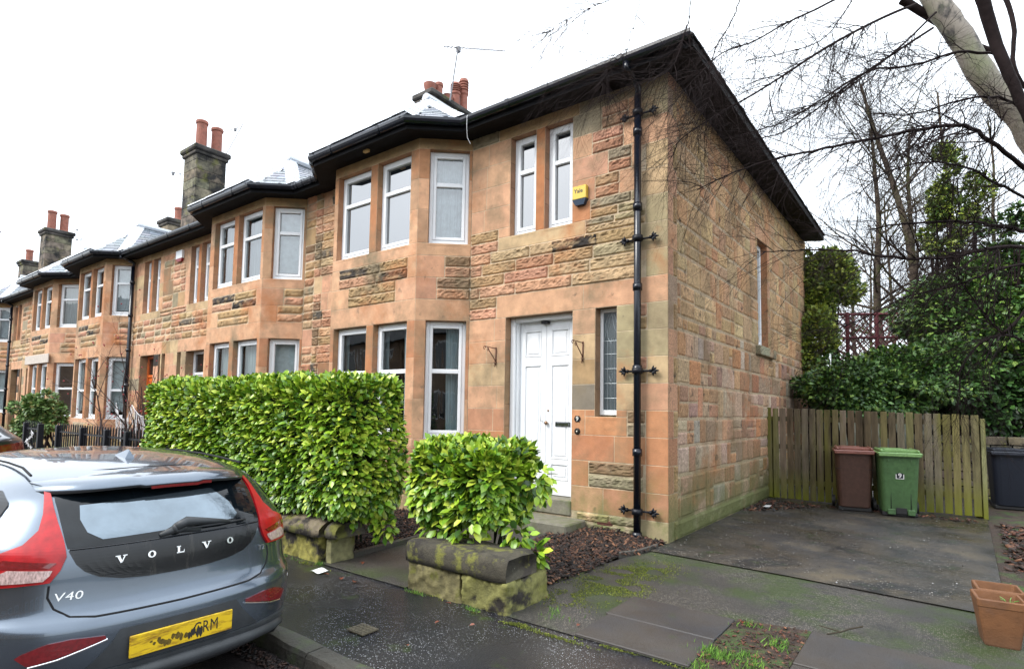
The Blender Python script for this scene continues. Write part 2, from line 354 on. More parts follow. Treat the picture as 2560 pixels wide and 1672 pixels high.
# ------------------------------------------------------------------ houses
Z1, ZL, ZB, ZS, ZU, ZT = 1.13, 3.0, 3.34, 4.05, 5.8, 6.02   # sill of lower windows, door head, band top, apron, head, wall top
SL = 4.25
def house(xr, width, mirror, feats, idx, label, fine=2.5, kinds=None):
    """feats: cant0, front0, front1, cant1, door, twin, slit"""
    H = empty('terraced_house', ((xr-width/2), 0, 0), label=label, category='house', group='terraced sandstone houses')
    X = (lambda t: xr-t) if not mirror else (lambda t: xr-width+t)
    mb = MB(); bd = .57
    def pan(t0, y0, t1, y1):
        A, B = (X(t0), y0), (X(t1), y1)
        if A[0] > B[0]: A, B = B, A
        return Panel(A, B, mb, fine)
    c0, f0, f1, c1 = feats['bay']; dz = kinds or {}
    # ---- wall between party/corner and bay: t 0..c0
    pn = pan(0, 0, c0, 0); S = (lambda t: c0-t) if not mirror else (lambda t: t)
    def R(t0, t1): a, b = S(t0), S(t1); return (min(a, b), max(a, b))
    door = (*R(*feats['door']), .38, ZL); ops = [door]
    tw = feats['twin']; mid = (tw[0]+tw[1])/2; w0, w1 = (*R(tw[0], mid-.078), SL, ZU), (*R(mid+.078, tw[1]), SL, ZU); ops += [w0, w1]
    sl = [(*R(a, b), z0, z1) for a, b, z0, z1 in feats['slits']]; ops += sl
    low = [BUFF, GREEN, PEACH, PEACH, GREEN]
    d_lo, d_hi = feats['door']; end = idx == 0
    def fil(t0, t1, z0, z1, mode, pal, **k): a, b = R(t0, t1); pn.fill(a, b, z0, z1, mode, pal, **k)
    pn.backing(0, ZT, ops)
    if end:
        # corner quoins (t 0..) alternate long and short
        zs = [0, .25, .59, .935, 1.28, 1.62, 1.965, 2.31, 2.655, ZL, ZB, 3.69, SL-.21, 4.40, 4.75, 5.10, 5.45, ZU, ZT]
        ql = [.38, .30, .30, .30, .30, .45, .28, .45, .28, .42, .30, .36, .30, .36, .30, .40, .36, .45]
        for k in range(len(zs)-1):
            z0, z1 = zs[k], zs[k+1]
            c = GREEN if k == 0 else (ORNG if 2 <= k <= 4 else (DPINK if k == 1 else (BUFF if k < 7 else random.choice([GREEN, BUFF, GREEN, PEACH]))))
            if k == 5: c = PINK
            pn.ash(*R(0, ql[k]), z0, z1, vary(c, .06))
            if z1 <= ZL+.01:      # strip between quoin and sidelight / below it
                nxt = feats['slits'][0][0]
                if k == 0: pn.rock(*R(ql[k], 1.15), .02, .13, GREY); pn.rock(*R(ql[k], .8), .13, z1, vary(GREY)); pn.rock(*R(.8, 1.30), .13, z1, BUFF)
                elif k == 1: pn.ash(*R(ql[k], .9), z0, z1, vary(DPINK)); pn.ash(*R(.9, 1.39), z0, z1, vary(TAN))
                elif k == 2: pn.rock(*R(ql[k]+.03, 1.12), z0, (z0+z1)/2, vary(GREY)); pn.rock(*R(ql[k]+.03, 1.12), (z0+z1)/2, z1, vary(BRN)); pn.ash(*R(1.12, 1.39), z0, z1, vary(ORNG))
                elif k == 3: pn.ash(*R(ql[k], .74), z0, z1, vary(ORNG)); pn.ash(*R(.74, 1.39), z0, z1, vary(ORNG))
                elif k == 4:
                    pn.rock(*R(ql[k], .56), z0, (z0+z1)/2, vary(GREY), amp=.02); pn.rock(*R(ql[k], .56), (z0+z1)/2, z1, vary(BRN), amp=.02)
                    pn.ash(*R(.56, 1.18), z0, 1.53, vary(ORNG)); pn.ash(*R(1.18, 1.39), z0, z1, vary(ORNG)); pn.ash(*R(.56, .71), 1.53, z1, ORNG)
                    pn.ash(*R(1.03, 1.18), 1.53, z1, ORNG)
                else:
                    if k % 2 == 0:
                        pn.ash(*R(ql[k]+.16, nxt), z0, z1, vary(GREEN, .06))
                        pn.rock(*R(ql[k], ql[k]+.16), z0, (z0+z1)/2, vary(TAN), amp=.02); pn.rock(*R(ql[k], ql[k]+.16), (z0+z1)/2, z1, vary(PINK), amp=.02)
                    else: pn.ash(*R(ql[k], nxt), z0, z1, vary(GREEN if k > 6 else BUFF, .06))
                    pc = {5: (.20, .17, .13), 6: TAN, 7: BUFF, 8: PEACH}[k]
                    pn.ash(*R(1.03, 1.39), z0, z1, vary(pc, .05))
        zc = [.0, .38, .70, 1.0, 1.28, 1.62, 1.965, 2.31, 2.655, ZL]; sp = [.4, .5, .35, .45, .3, .2, .35, .5, .3]
        cc = [TAN, ORNG, ORNG, ORNG, DPINK, PEACH, BUFF, PEACH, PEACH]
        for k in range(9):
            t = d_hi+(c0-d_hi)*sp[k]
            pn.ash(*R(d_hi, t), zc[k], zc[k+1], vary(cc[k], .05)); pn.ash(*R(t, c0), zc[k], zc[k+1], vary(cc[k], .05))
        pn.ash(*R(.42, 1.22), ZL, ZB, vary(PEACH, .03)); pn.ash(*R(1.22, 2.75), ZL, ZB, vary(PEACH, .03)); fil(2.75, c0, ZL, ZB, 'rock', [TAN, PINK])
        a, b = R(.36, c0); n = 4
        for k in range(n):
            z0 = ZB+(ZS-ZB)*k/n; z1 = ZB+(ZS-ZB)*(k+1)/n; aa = a-random.uniform(0, .5)
            pal = None
            while aa < b:
                bb = aa+random.uniform(.55, 1.05); bb = b+.001 if b-bb < .2 else bb
                cx = X(0)-(c0-(aa+bb)/2) if not mirror else 0
                gp = [GREEN, BUFF, TAN, (.33, .28, .16)] if (aa+bb)/2 > b-1.4 else [PINK, DPINK, TAN, PEACH, BUFF]
                pn.rock(max(aa, a), min(bb, b), z0, z1, vary(random.choice(gp))); aa = bb
        # apron / sill stone, then jambs
        pn.ash(*R(1.20, 2.74), ZS, SL, BUFF); pn.rock(*R(2.74, c0), ZS, ZS+.17, PINK); pn.rock(*R(2.74, c0), ZS+.17, 4.40, TAN)
        pn.ash(*R(2.515, 2.74), SL, 4.4, PEACH)
        fil(tw[1], c0, 4.40, ZU, 'ash', [PEACH, PEACH, PINK, PEACH], wr=(.3, .6))
        pn.rock(*R(.30, 1.2), ZS, ZS+.10, BUFF); pn.rock(*R(1.0, 1.75), ZS-.178, ZS-.004, BLAK, d0=.006); pn.rock(*R(.30, .75), ZS+.1, SL, GREEN); pn.rock(*R(.75, 1.2), ZS+.1, SL, GREY)
        pn.ash(*R(1.12, tw[0]), SL, 4.52, ORNG); pn.rock(*R(.7, 1.12), SL, 4.38, TAN); pn.rock(*R(.36, .7), SL, 4.38, GREEN); pn.rock(*R(.5, 1.12), 4.38, 4.52, GREY); pn.rock(*R(.36, .5), 4.38, 4.52, GREEN)
        zz = [4.52, 4.84, 5.16, 5.48, ZU]
        for k in range(4):
            r1 = [1.05, .85, 1.1, .95][k]; r2 = [.68, .5, .62, .55][k]
            pn.ash(*R(r1, tw[0]), zz[k], zz[k+1], vary([PINK, PINK, PEACH, GREY][k], .05)); m_ = (zz[k]+zz[k+1])/2
            pn.rock(*R(r2, r1), zz[k], m_, vary(DPINK)); pn.rock(*R(r2, r1), m_, zz[k+1], vary([TAN, GREY, PINK, PINK][k])); pn.ash(*R(.36, r2), zz[k], zz[k+1], vary(PEACH, .06))
        pn.ash(*R(mid-.078, mid+.078), SL, ZU, (.38, .16, .07))
        pn.ash(*R(.45, 1.3), ZU, ZT, vary(GREY)); pn.ash(*R(1.3, 2.75), ZU, ZT, TAN); pn.rock(*R(2.75, c0), ZU, ZT, GREY)
    else:
        a_, b_ = 0, c0
        pal = RPALD if idx % 2 else [TAN, BUFF, GREY, PEACH, BRN, PINK, PEACH]
        fil(d_hi, c0, 0, ZL, 'ash', APAL+[GREY]); prev = 0
        for (q0, q1, *_z) in sorted(feats['slits']): fil(prev, q0, 0, ZL, 'ash', APAL+[GREY]); fil(q0, q1, 0, _z[0], 'ash', [BUFF]); fil(q0, q1, _z[1], ZL, 'ash', [BUFF]); prev = q1
        fil(prev, d_lo, 0, ZL, 'ash', APAL+[BLAK])
        pn.ash(*R(d_lo-.5, d_hi+.12), ZL, ZB, vary(PEACH)); fil(0, d_lo-.5, ZL, ZB, 'ash', [BUFF, TAN]); fil(d_hi+.12, c0, ZL, ZB, 'ash', [PEACH])
        fil(0, c0, ZB, ZS, 'rock', pal); a, b = R(tw[0]-.12, tw[1]+.12)
        pn.ash(a, b, ZS, SL, BUFF); fil(0, tw[0]-.12, ZS, SL, 'rock', pal); fil(tw[1]+.12, c0, ZS, SL, 'ash', [PEACH])
        fil(0, tw[0]-.25, SL, ZU, 'mix', pal); fil(tw[0]-.25, tw[0], SL, ZU, 'ash', APAL); fil(tw[1], c0, SL, ZU, 'ash', APAL+[GREY])
        pn.ash(*R(mid-.078, mid+.078), SL, ZU, (.38, .16, .07)); fil(0, c0, ZU, ZT, 'ash', [TAN, BUFF])
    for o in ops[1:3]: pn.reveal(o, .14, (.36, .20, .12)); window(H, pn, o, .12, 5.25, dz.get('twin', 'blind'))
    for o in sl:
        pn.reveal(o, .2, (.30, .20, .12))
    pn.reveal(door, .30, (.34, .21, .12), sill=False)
    # ---- bay: two canted faces and the front
    A0, A1, B0, B1 = (c0, 0), (f0, -bd), (f1, -bd), (c1, 0)
    for (p, q, kindp) in ((A0, A1, 'c'), (A1, B0, 'f'), (B0, B1, 'c')):
        pb = pan(p[0], p[1], q[0], q[1]); L = pb.L
        # outer = end touching the wall
        near_wall_low = None
        if kindp == 'f':
            a_, m0, m1, b_ = .10, L/2-.09, L/2+.09, L-.185
            if mirror: a_, b_ = .185, L-.10
            else: a_, b_ = .10, L-.185
            oo = [(a_, m0), (m1, b_)]
        else:
            # wall end is where |y| = 0
            wall_first = abs(pb.P0.y) < .01
            oo = [(.05, L*.80)] if wall_first else [(L*.20, L-.05)]
        opn = [(a, b, zz0, zz1) for a, b in oo for zz0, zz1 in ((Z1, ZL), (SL, ZU))]
        pb.backing(0, ZT, opn)
        lo = oo[0][0]; hi = oo[-1][1]
        base = DPINK
        # plinth and dado
        for z0, z1, c in ((0, .25, BUFF), (.25, .62, TAN), (.62, 1.0, DPINK)):
            if kindp == 'f': pb.ash(0, .25, z0, z1, vary(c)); pb.ash(L-.25, L, z0, z1, vary(c)); pb.rock(.25, L/2, z0, z1, vary(GREY)); pb.rock(L/2, L-.25, z0, z1, vary(TAN))
            else: pb.ash(0, L, z0, z1, vary(c))
        pb.ash(0, L, 1.0, Z1, vary(PEACH))
        for z0, z1 in ((Z1, 1.75), (1.75, 2.4), (2.4, ZL), (SL, 4.8), (4.8, 5.3), (5.3, ZU)):
            cc_ = [(.40, .19, .10), (.43, .23, .13), PEACH][random.randrange(3)]
            if z0 > 4: cc_ = [(.40, .20, .10), PEACH, (.42, .25, .15)][random.randrange(3)]
            if lo > 0: pb.ash(0, lo, z0, z1, vary(cc_, .05), g=.0015)
            pb.ash(hi, L, z0, z1, vary(cc_, .05), g=.0015)
        if kindp == 'f':
            for z0, z1 in ((Z1, ZL), (SL, ZU)): pb.ash(oo[0][1], oo[1][0], z0, z1, (.38, .17, .08))
        pb.ash(0, L, ZL, ZB, vary(PEACH, .04)); pb.ash(0, L, ZU, ZT+.02, vary(TAN, .05)); 
        if kindp == 'f':
            for k in range(2):
                z0, z1 = ZB+k*.355, ZB+(k+1)*.355; e0, e1 = (.5, .48) if k == 0 else (.22, .2)
                pb.ash(0, e0, z0, z1, vary(PEACH)); pb.ash(L-e1, L, z0, z1, vary(PEACH)); m_ = L*random.uniform(.42, .56)
                h_ = (z0+z1)/2
                if k == 0: pb.rock(e0, L-e1, z0, h_, vary(TAN)); pb.rock(e0, L-e1, h_, z1, vary(TAN))
                else: pb.rock(e0, m_, z0, h_, vary(PINK)); pb.rock(m_, L-e1, z0, h_, BLAK); pb.rock(e0, m_+.1, h_, z1, (.06, .05, .045)); pb.rock(m_+.1, L-e1, h_, z1, vary(TAN))
        else:
            for k in range(2):
                z0, z1 = ZB+k*.355, ZB+(k+1)*.355; h_ = (z0+z1)/2; cut = L*(.62 if k == 0 else .48)
                if not wall_first: cut = L-cut
                lohi = ((0, cut), (cut, L)) if wall_first else ((cut, L), (0, cut))
                pb.rock(*lohi[0], z0, h_, vary(PINK)); pb.rock(*lohi[0], h_, z1, vary(random.choice([BRN, TAN, PINK]))); pb.ash(*lohi[1], z0, z1, vary(PINK))
        pb.ash(0, L, ZS, SL, vary(PEACH, .05))
        for o in opn:
            pb.reveal(o, .15, (.38, .20, .11)); up = o[2] > 3
            kk = dz.get(('u' if up else 'l')+kindp, 'dark')
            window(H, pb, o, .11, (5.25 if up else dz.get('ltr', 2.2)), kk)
    # ---- wall from bay to the party line
    pn2 = pan(c1, 0, width, 0); pn2.backing(0, ZT, [])
    fulL = pn2.L
    if end: pn2.fill(0, fulL, 0, ZT, 'mix', RPALD, wr=(.2, .5))
    else: pn2.fill(0, fulL, 0, ZT, 'mix', RPALD, wr=(.25, .6))
    return H, mb, pn, X, door, sl, R
def eave(H, pts, closed_end=False):
    """gutter polyline pts (plan, outer edge), fascia and soffit"""
    V2 = [Vector((p[0], p[1])) for p in pts]; n = len(V2)
    def off(d):
        r = []
        for i in range(n):
            ds = []
            if i > 0: ds.append((V2[i]-V2[i-1]).normalized())
            if i < n-1: ds.append((V2[i+1]-V2[i]).normalized())
            ns = [Vector((-q.y, q.x)) for q in ds]; nn = sum(ns, Vector((0, 0)))/len(ns); k = nn.length; nn = nn/(k*k) if k > 1e-6 else nn
            r.append(V2[i]+nn*d)
        return r
    prof = [(0, .10), (.0, .06), (-.012, .025), (-.04, .0), (-.075, -.005), (-.10, .01), (-.105, .03), (-.105, .10), (-.09, .10), (-.088, .03), (-.05, .012), (-.015, .04), (-.012, .10)]
    mb = MB(); rows = [off(p[0]) for p in prof]; vs = []
    for j, p in enumerate(prof):
        for i in range(n): vs.append((rows[j][i].x, rows[j][i].y, 6.0+p[1]))
    m = len(prof); fs = [(j*n+i, j*n+i+1, ((j+1) % m)*n+i+1, ((j+1) % m)*n+i) for j in range(m) for i in range(n-1)]
    mb.add(vs, fs)
    for i in range(n-1):   # union brackets
        L = (V2[i+1]-V2[i]).length; d = (V2[i+1]-V2[i]).normalized(); nn = Vector((-d.y, d.x)); k = max(1, int(L/1.9))
        for q in range(k+1):
            c = V2[i]+d*(L*(q+.5)/(k+1))
            P = lambda a, b, z: Vector((c.x+d.x*a-nn.x*b, c.y+d.y*a-nn.y*b, 6.0+z))
            o = -.006; ring = [(o, .108), (o, .055), (o+.012, .018), (o+.04, -.008), (.10, .0), (.112, .03)]
            vs = [P(-.035, b, z) for b, z in ring]+[P(.035, b, z) for b, z in ring]+[P(-.035, b+.02, z) for b, z in ring]+[P(.035, b+.02, z) for b, z in ring]; r_ = len(ring)
            mb.add(vs, [(t, t+1, r_+t+1, r_+t) for t in range(r_-1)]+[(t, 2*r_+t, 2*r_+t+1, t+1) for t in range(r_-1)]+[(r_+t, r_+t+1, 3*r_+t+1, 3*r_+t) for t in range(r_-1)])
    g = mb.obj('gutter', GUT, H)
    return off
HOUSES = []
def roofplan(H, x0, x1, xw, bay, mirror_x, end=False):
    """main roof + bay roof. bay = (xr_c, xr_f, xl_f, xl_c) world x of wall corners from right to left"""
    g = .5; a, b, c, d = bay; k = .155
    q = (x1+.47) if end else x1
    pts = [(q, -g), (a+k, -g), (b+k, -.57-g), (c-k, -.57-g), (d-k, -g), (x0, -g)]
    off = eave(H, pts)
    inner = off(-.105); deep = off(-.62)
    # soffit and fascia
    mb = MB(); n = len(pts)
    vs = [(p.x, p.y, 6.09) for p in inner]+[(p.x, p.y, 5.93) for p in inner]+[(p.x, p.y, 5.985) for p in deep]+[(p.x, p.y, 5.93) for p in off(-.13)]
    mb.add(vs, [(i, i+1, n+i+1, n+i) for i in range(n-1)]+[(n+i, n+i+1, 3*n+i+1, 3*n+i) for i in range(n-1)]+[(3*n+i, 3*n+i+1, 2*n+i+1, 2*n+i) for i in range(n-1)])
    mb.obj('soffit', SOFF, H)
    # main roof slopes, laid as slate courses
    r = MB(); yE, yR, zE, zR = -g+.03, 4.2, 6.10, 8.55; y2 = 9.0
    def slope(P00, P10, P01, P11, rows, w=.3):
        for j in range(rows):
            t0, t1 = j/rows, (j+1)/rows
            A = Vector(P00).lerp(Vector(P01), t0); B = Vector(P10).lerp(Vector(P11), t0); C = Vector(P00).lerp(Vector(P01), t1); D = Vector(P10).lerp(Vector(P11), t1)
            L = (B-A).length; m_ = max(1, int(L/w)); up = Vector((0, 0, .012))
            for i in range(m_):
                s0 = (i+(.5 if j % 2 else 0))/m_; s1 = min(1, (i+1+(.5 if j % 2 else 0))/m_)
                if s0 >= 1: continue
                e = .004/max(L, .01)
                cst = vary((.115, .13, .155), .3)
                qv = [A.lerp(B, s0+e)+up, A.lerp(B, s1-e)+up, C.lerp(D, s1-e), C.lerp(D, s0+e)]
                r.add(qv+[p-Vector((0, 0, .014)) for p in qv[:2]], [(0, 1, 2, 3), (4, 5, 1, 0)], cst)
    xe = x1+.45 if end else x1; xi = x1-4.2 if end else x1
    slope((x0, yE, zE), (xe, yE, zE), (x0, yR, zR), (xi, yR, zR), 22, .33)
    slope((xe, y2, zE), (x0, y2, zE), (xi, yR, zR), (x0, yR, zR), 12, .6)
    if end: slope((xe, yE, zE), (xe, y2, zE), (xi, yR, zR), (xi, yR, zR), 22, .33)
    under = MB(); under.add([(x0, yE, zE-.03), (xe, yE, zE-.03), (xi, yR, zR-.05), (x0, yR, zR-.05), (xe, y2, zE-.03), (x0, y2, zE-.03)], [(0, 1, 2, 3), (3, 2, 4, 5)]+([(1, 4, 2)] if end else []))
    under.obj('roof_deck', SOFF, H)
    # bay roof
    apx = ((b+c)/2, .66, 7.49); rb = (apx[0], 2.4, 7.49)
    P = [(a+k+.03, -g+.06, 6.1), (b+k, -.57-g+.03, 6.1), (c-k, -.57-g+.03, 6.1), (d-k-.03, -g+.06, 6.1)]
    slope(P[2], P[1], apx, apx, 10, .28); slope(P[1], P[0], apx, apx, 10, .28); slope(P[3], P[2], apx, apx, 10, .28)
    slope(P[0], (P[0][0], 1.5, 6.6), apx, rb, 10, .3); slope((P[3][0], 1.5, 6.6), P[3], rb, apx, 10, .3)
    ro = r.obj('roof', SLATE, H, attr='tone')
    cap = MB()
    for p in P: 
        A = Vector(p)+Vector((0, 0, .03)); B = Vector(apx)+Vector((0, 0, .03)); dd = (B-A).normalized(); sd_ = dd.cross(Vector((0, 0, 1))).normalized(); un = sd_.cross(dd)
        for q in range(6):
            a0, a1 = A.lerp(B, q/6), A.lerp(B, (q+1)/6+.01); w_ = .15
            vs = []
            for (t, h) in ((a0, .012), (a1, .004)): vs += [t-sd_*w_-un*.05+un*h, t+un*(.03+h), t+sd_*w_-un*.05+un*h]
            cap.add(vs, [(0, 1, 4, 3), (1, 2, 5, 4)])
    cap.tube([(apx[0], apx[1]-.08, apx[2]+.05), (rb[0], rb[1], rb[2]+.05)], .09, 8)
    cap.obj('ridge_capping', LEADW, ro)
def chimney(H, x, y0, y1, w_, zb, zt, pots):
    mb = MB(); mb.col = (.20, .17, .12)
    z = zb
    while z < zt-.28:
        h = min(.27, zt-.25-z)
        ys = [y0, y0+(y1-y0)*random.uniform(.3, .7), y1]
        for i in range(2): mb.bbox(x-w_, x, ys[i]+.002, ys[i+1]-.002, z, z+h-.006, .006, vary((.20, .17, .12), .25))
        z += .27
    mb.bbox(x-w_-.05, x+.05, y0-.05, y1+.05, zt-.26, zt-.16, .02, (.08, .07, .06)); mb.bbox(x-w_-.10, x+.10, y0-.10, y1+.10, zt-.158, zt, .035, (.06, .055, .05))
    c = mb.obj('chimney', CHST, H, attr='tone')
    for (px_, py_, h, r, kind) in pots:
        p = MB()
        if kind == 'plain': prof = [(r*1.12, 0), (r, .08), (r*.97, h-.1), (r*1.12, h-.09), (r*1.14, h-.03), (r*1.05, h), (r*.85, h), (r*.8, h-.3)]
        elif kind == 'flare': prof = [(r*.9, 0), (r*.9, h-.22), (r*1.15, h-.08), (r*1.25, h), (r*1.1, h), (r*.8, h-.25)]
        else:
            prof = [(r, 0), (r, h*.45), (r*1.2, h*.5), (r*1.22, h*.58)]
            for q in range(4): z_ = h*(.60+.085*q); prof += [(r*1.0, z_), (r*1.0, z_+.02), (r*1.25, z_+.025), (r*1.25, z_+h*.055)]
            prof += [(r*1.0, h), (0, h+.02)]
        p.lathe((px_, py_, zt), prof, 20); p.obj('chimney_pot', TERR, c, smooth=False)
    return c
def pipe(H, x, y, z0, z1, ztop, r=.055):
    mb = MB(); mb.tube([(x, y, z0), (x, y, z1)], r*.85, 12); mb.tube([(x, y, z1-.01), (x, y+.02, z1+.12), (x, y-.26, z1+.24), (x, y-.34, ztop-.1), (x, y-.34, ztop)], r*.82, 12)
    for z in (z0+.0, 1.05, 2.1, 3.15, 4.2, 5.2): mb.tube([(x, y, z), (x, y, z+.09)], r*1.12, 12)
    return mb
# house 1 (end house)
k1 = dict(twin='sky', uf='sky', uc='net', lf='part', lc='part', ltr=2.2)
H1, mb, pn, X, door1, sl1, R1 = house(0, 7.56, False, dict(bay=(3.30, 3.95, 6.15, 6.80), door=(1.39, 2.57), twin=(1.41, 2.52), slits=[(.71, 1.03, 1.53, 3.0)]), 0, 'end house of the sandstone terrace with white double door and bare stone side wall', fine=1.0, kinds=k1)
mb.obj('front_wall', STONE, H1, attr='tone')
H1['kind_note'] = 'end'; del H1['kind_note']
roofplan(H1, -7.56, 0, 0, (-3.30, -3.95, -6.15, -6.80), 0, end=True)
# gable wall
gm = MB(); gp = Panel((0, 0), (0, 9.2), gm, 1.0)
gw = (4.38, 5.14, 2.86, 4.92)
gp.backing(0, ZT, [gw], d=-.0015, col=(.44, .34, .23))
hi_p = [(.54, .35, .18), (.54, .37, .20), (.50, .30, .15), (.58, .39, .22), (.50, .28, .15), (.52, .37, .21), (.38, .26, .15), (.54, .33, .175), (.50, .27, .15), (.32, .22, .15)]; lo_p = [(.46, .23, .12), (.46, .19, .09), (.42, .27, .16), (.52, .43, .33), (.48, .26, .14), (.42, .31, .22), (.37, .22, .14), (.40, .22, .15), WHT, (.38, .28, .20), (.40, .18, .09), (.20, .17, .14)]
gp.rubble(.30, 9.2, .25, ZT-.02, [gw, (4.2, 5.35, 4.92, 5.22), (5.14, 5.34, 2.86, 4.92), (4.2, 5.42, 2.68, 2.86)], hi_p, lo_p, 2.5)
gp.rock(.32, 9.2, 0, .25, (.22, .22, .12), amp=.02, step=.05)
zs = [0, .25, .59, .935, 1.28, 1.62, 1.965, 2.31, 2.655, 3.0, 3.34, 3.69, 4.04, 4.40, 4.75, 5.10, 5.45, 5.8, 6.02]
for k in range(len(zs)-1):
    c = GREEN if k == 0 else (TAN if k < 2 else (DPINK if k < 5 else (PINK if k < 8 else random.choice([PINK, PEACH, (.36, .25, .18)]))))
    gp.ash(0, .30 if k % 2 else .17, zs[k], zs[k+1], vary(c, .06), d=.002)
    if not k % 2: gp.rock(.17, .30, zs[k], zs[k+1], vary(TAN), amp=.02)
gp.ash(4.2, 5.35, 4.92, 5.22, PEACH); 
for k in range(6): gp.ash(5.14, 5.34, 2.86+k*.3433, 2.86+(k+1)*.3433, vary(PINK if k % 2 else TAN))
gp.reveal(gw, .16, (.38, .19, .10), sill=False)
gm.bbox(-.10, .09, 4.2, 5.45, 2.69, 2.86, .012, (.30, .29, .20))
gm.obj('gable_wall', STONE2, H1, attr='tone')
window(H1, gp, gw, .12, None, 'dark')
# gable eave: fascia with ragged slate edge, soffit
gs = MB(); gs.box(.36, .46, -.40, 9.0, 5.93, 6.05); gs.add([(.37, -.42, 5.93), (.37, 9.0, 5.93), (-.03, 9.0, 5.985), (-.03, -.42, 5.985), (-.03, 9.0, 6.1), (.40, 9.0, 6.1)], [(0, 3, 2, 1), (1, 2, 4, 5)])
y = -.42
while y < 9.0:
    w_ = random.uniform(.16, .26); dx = random.uniform(-.006, .008); gs.box(.38, .485+dx, y, min(9.02, y+w_-.004), 6.05, 6.066+random.uniform(0, .01)); gs.box(.36, .475+dx*.7, y+.1, min(9.02, y+w_+.09), 6.072, 6.088); y += w_
gs.obj('verge', SOFF, H1)
bk = MB(); bk.box(-7.56, -.02, 9.0, 9.2, 0, 6.0, (.3, .22, .15)); bk.obj('rear_wall', STONE2, H1, attr='tone')
# sidelight: leaded glass
o = sl1[0]; mb = MB(); M = pn.M(0, 0, 0)
for (a, b, z0, z1) in ((o[0], o[0]+.045, o[2]+.02, o[3]), (o[1]-.045, o[1], o[2]+.02, o[3]), (o[0]+.045, o[1]-.045, o[3]-.05, o[3]), (o[0]+.045, o[1]-.045, o[2]+.02, o[2]+.09)): mb.bbox(a+.001, b-.001, .14, .19, z0, z1-.001, .006, M=M)
fr = mb.obj('window', WPAINT, H1)
g = MB(); g.box(o[0]+.04, o[1]-.04, .165, .172, o[2]+.08, o[3]-.045, M=M); LEADG = mat('frosted_leaded_glass', (.055, .075, .085), rough=.25, noise_amt=.3, noise_scale=60, bump=.004, bump_scale=90, spec=.8); g.obj('pane', LEADG, fr)
g = MB(); a0, a1 = o[0]+.05, o[1]-.05; ac = (a0+a1)/2
def lead(pts): g.tube([M @ Vector((a, .162, z)) for a, z in pts], .0035, 5)
for z in (1.78, 1.98, 2.18, 2.38, 2.56): lead([(a0, z), (a1, z)])
for a in (a0+.055, a1-.055): lead([(a, 1.62), (a, 2.56)])
lead([(ac, 1.62), (ac, 1.98)]); lead([(ac, 2.0), (ac-.03, 2.08), (ac, 2.16), (ac+.03, 2.08), (ac, 2.0)]); lead([(ac, 2.18), (ac, 2.6)])
for sg in (-1, 1):
    lead([(ac, 2.52), (ac+sg*.05, 2.60), (ac+sg*.06, 2.70), (ac+sg*.03, 2.80), (ac+sg*.02, 2.88), (ac, 2.93)]); lead([(a0 if sg < 0 else a1, 2.56), (ac+sg*.08, 2.68), (ac+sg*.085, 2.80), (ac+sg*.04, 2.92)])
g.obj('leading', mat('lead_strip', (.30, .34, .36), rough=.4, metal=.6), fr)
# door: frame, two leaves with panels
a0, a1, z0, z1 = door1; D = MB()
for (a, b, c, d) in ((a0, a0+.085, z0, z1), (a1-.085, a1, z0, z1), (a0+.085, a1-.085, z1-.07, z1)): D.bbox(a+.001, b-.001, .13, .26, c, d-.001, .01, M=M)
D.bbox(a0+.085, a0+.11, .18, .26, z0, z1-.07, .005, M=M); D.bbox(a1-.11, a1-.085, .18, .26, z0, z1-.07, .005, M=M)
dr = D.obj('door', WPAINT, H1); am = (a0+a1)/2
def leaf(x0, x1):
    L = MB(); d = .245
    L.box(x0, x1, d+.012, d+.05, z0+.005, z1-.072, M=M); s_ = .085
    rails = [(z0+.005, z0+.22), (z0+.46, z0+.52), (z1-.72, z1-.60), (z1-.20, z1-.072)]
    L.bbox(x0, x0+s_, d, d+.012, z0+.005, z1-.072, .003, M=M); L.bbox(x1-s_, x1, d, d+.012, z0+.005, z1-.072, .003, M=M)
    for p, q in rails: L.bbox(x0+s_, x1-s_, d, d+.012, p, q, .003, M=M)
    for k in range(3):
        p, q = rails[k][1], rails[k+1][0]
        for (u0, u1, v0, v1) in ((x0+s_, x1-s_, p, p+.022), (x0+s_, x1-s_, q-.022, q), (x0+s_, x0+s_+.022, p+.022, q-.022), (x1-s_-.022, x1-s_, p+.022, q-.022)): L.bbox(u0, u1, d-.008, d+.012, v0, v1, .008, M=M)
        L.bbox(x0+s_+.05, x1-s_-.05, d+.002, d+.014, p+.05, q-.05, .006, M=M)
    return L.obj('door_leaf', WPAINT, dr)
leaf(a0+.112, am-.003); leaf(am+.003, a1-.112)
k = MB(); k.lathe((0, 0, 0), [(0, .06), (.022, .055), (.03, .035), (.024, .02), (.012, .012), (.012, 0), (.022, -.004), (.022, -.012)], 14, M=M @ Matrix.Translation((am+.03, .245, 1.42)) @ Matrix.Rotation(math.pi/2, 4, 'X')); k.obj('door_knob', BRASS, dr, smooth=True); k = MB(); k.lathe((0, 0, 0), [(0, .012), (.014, .01), (.014, -.01)], 12, M=M @ Matrix.Translation((am+.045, .245, 1.60)) @ Matrix.Rotation(math.pi/2, 4, 'X')); k.obj('lock', BRASS, dr, smooth=True)
k = MB(); k.bbox(am+.17, am+.43, .235, .246, 1.37, 1.44, .004, M=M); k.bbox(am+.19, am+.41, .228, .236, 1.385, 1.425, .003, M=M); k.obj('letterbox', mat('chrome_plate', (.45, .47, .52), rough=.2, metal=1.), dr)
k = MB(); k.tube([M @ Vector((am-.07, y_, z_)) for y_, z_ in ((.24, 1.60), (.21, 1.59), (.20, 1.53), (.21, 1.46), (.24, 1.45))], .007, 8); k.obj('door_handle', WPAINT, dr, smooth=True)
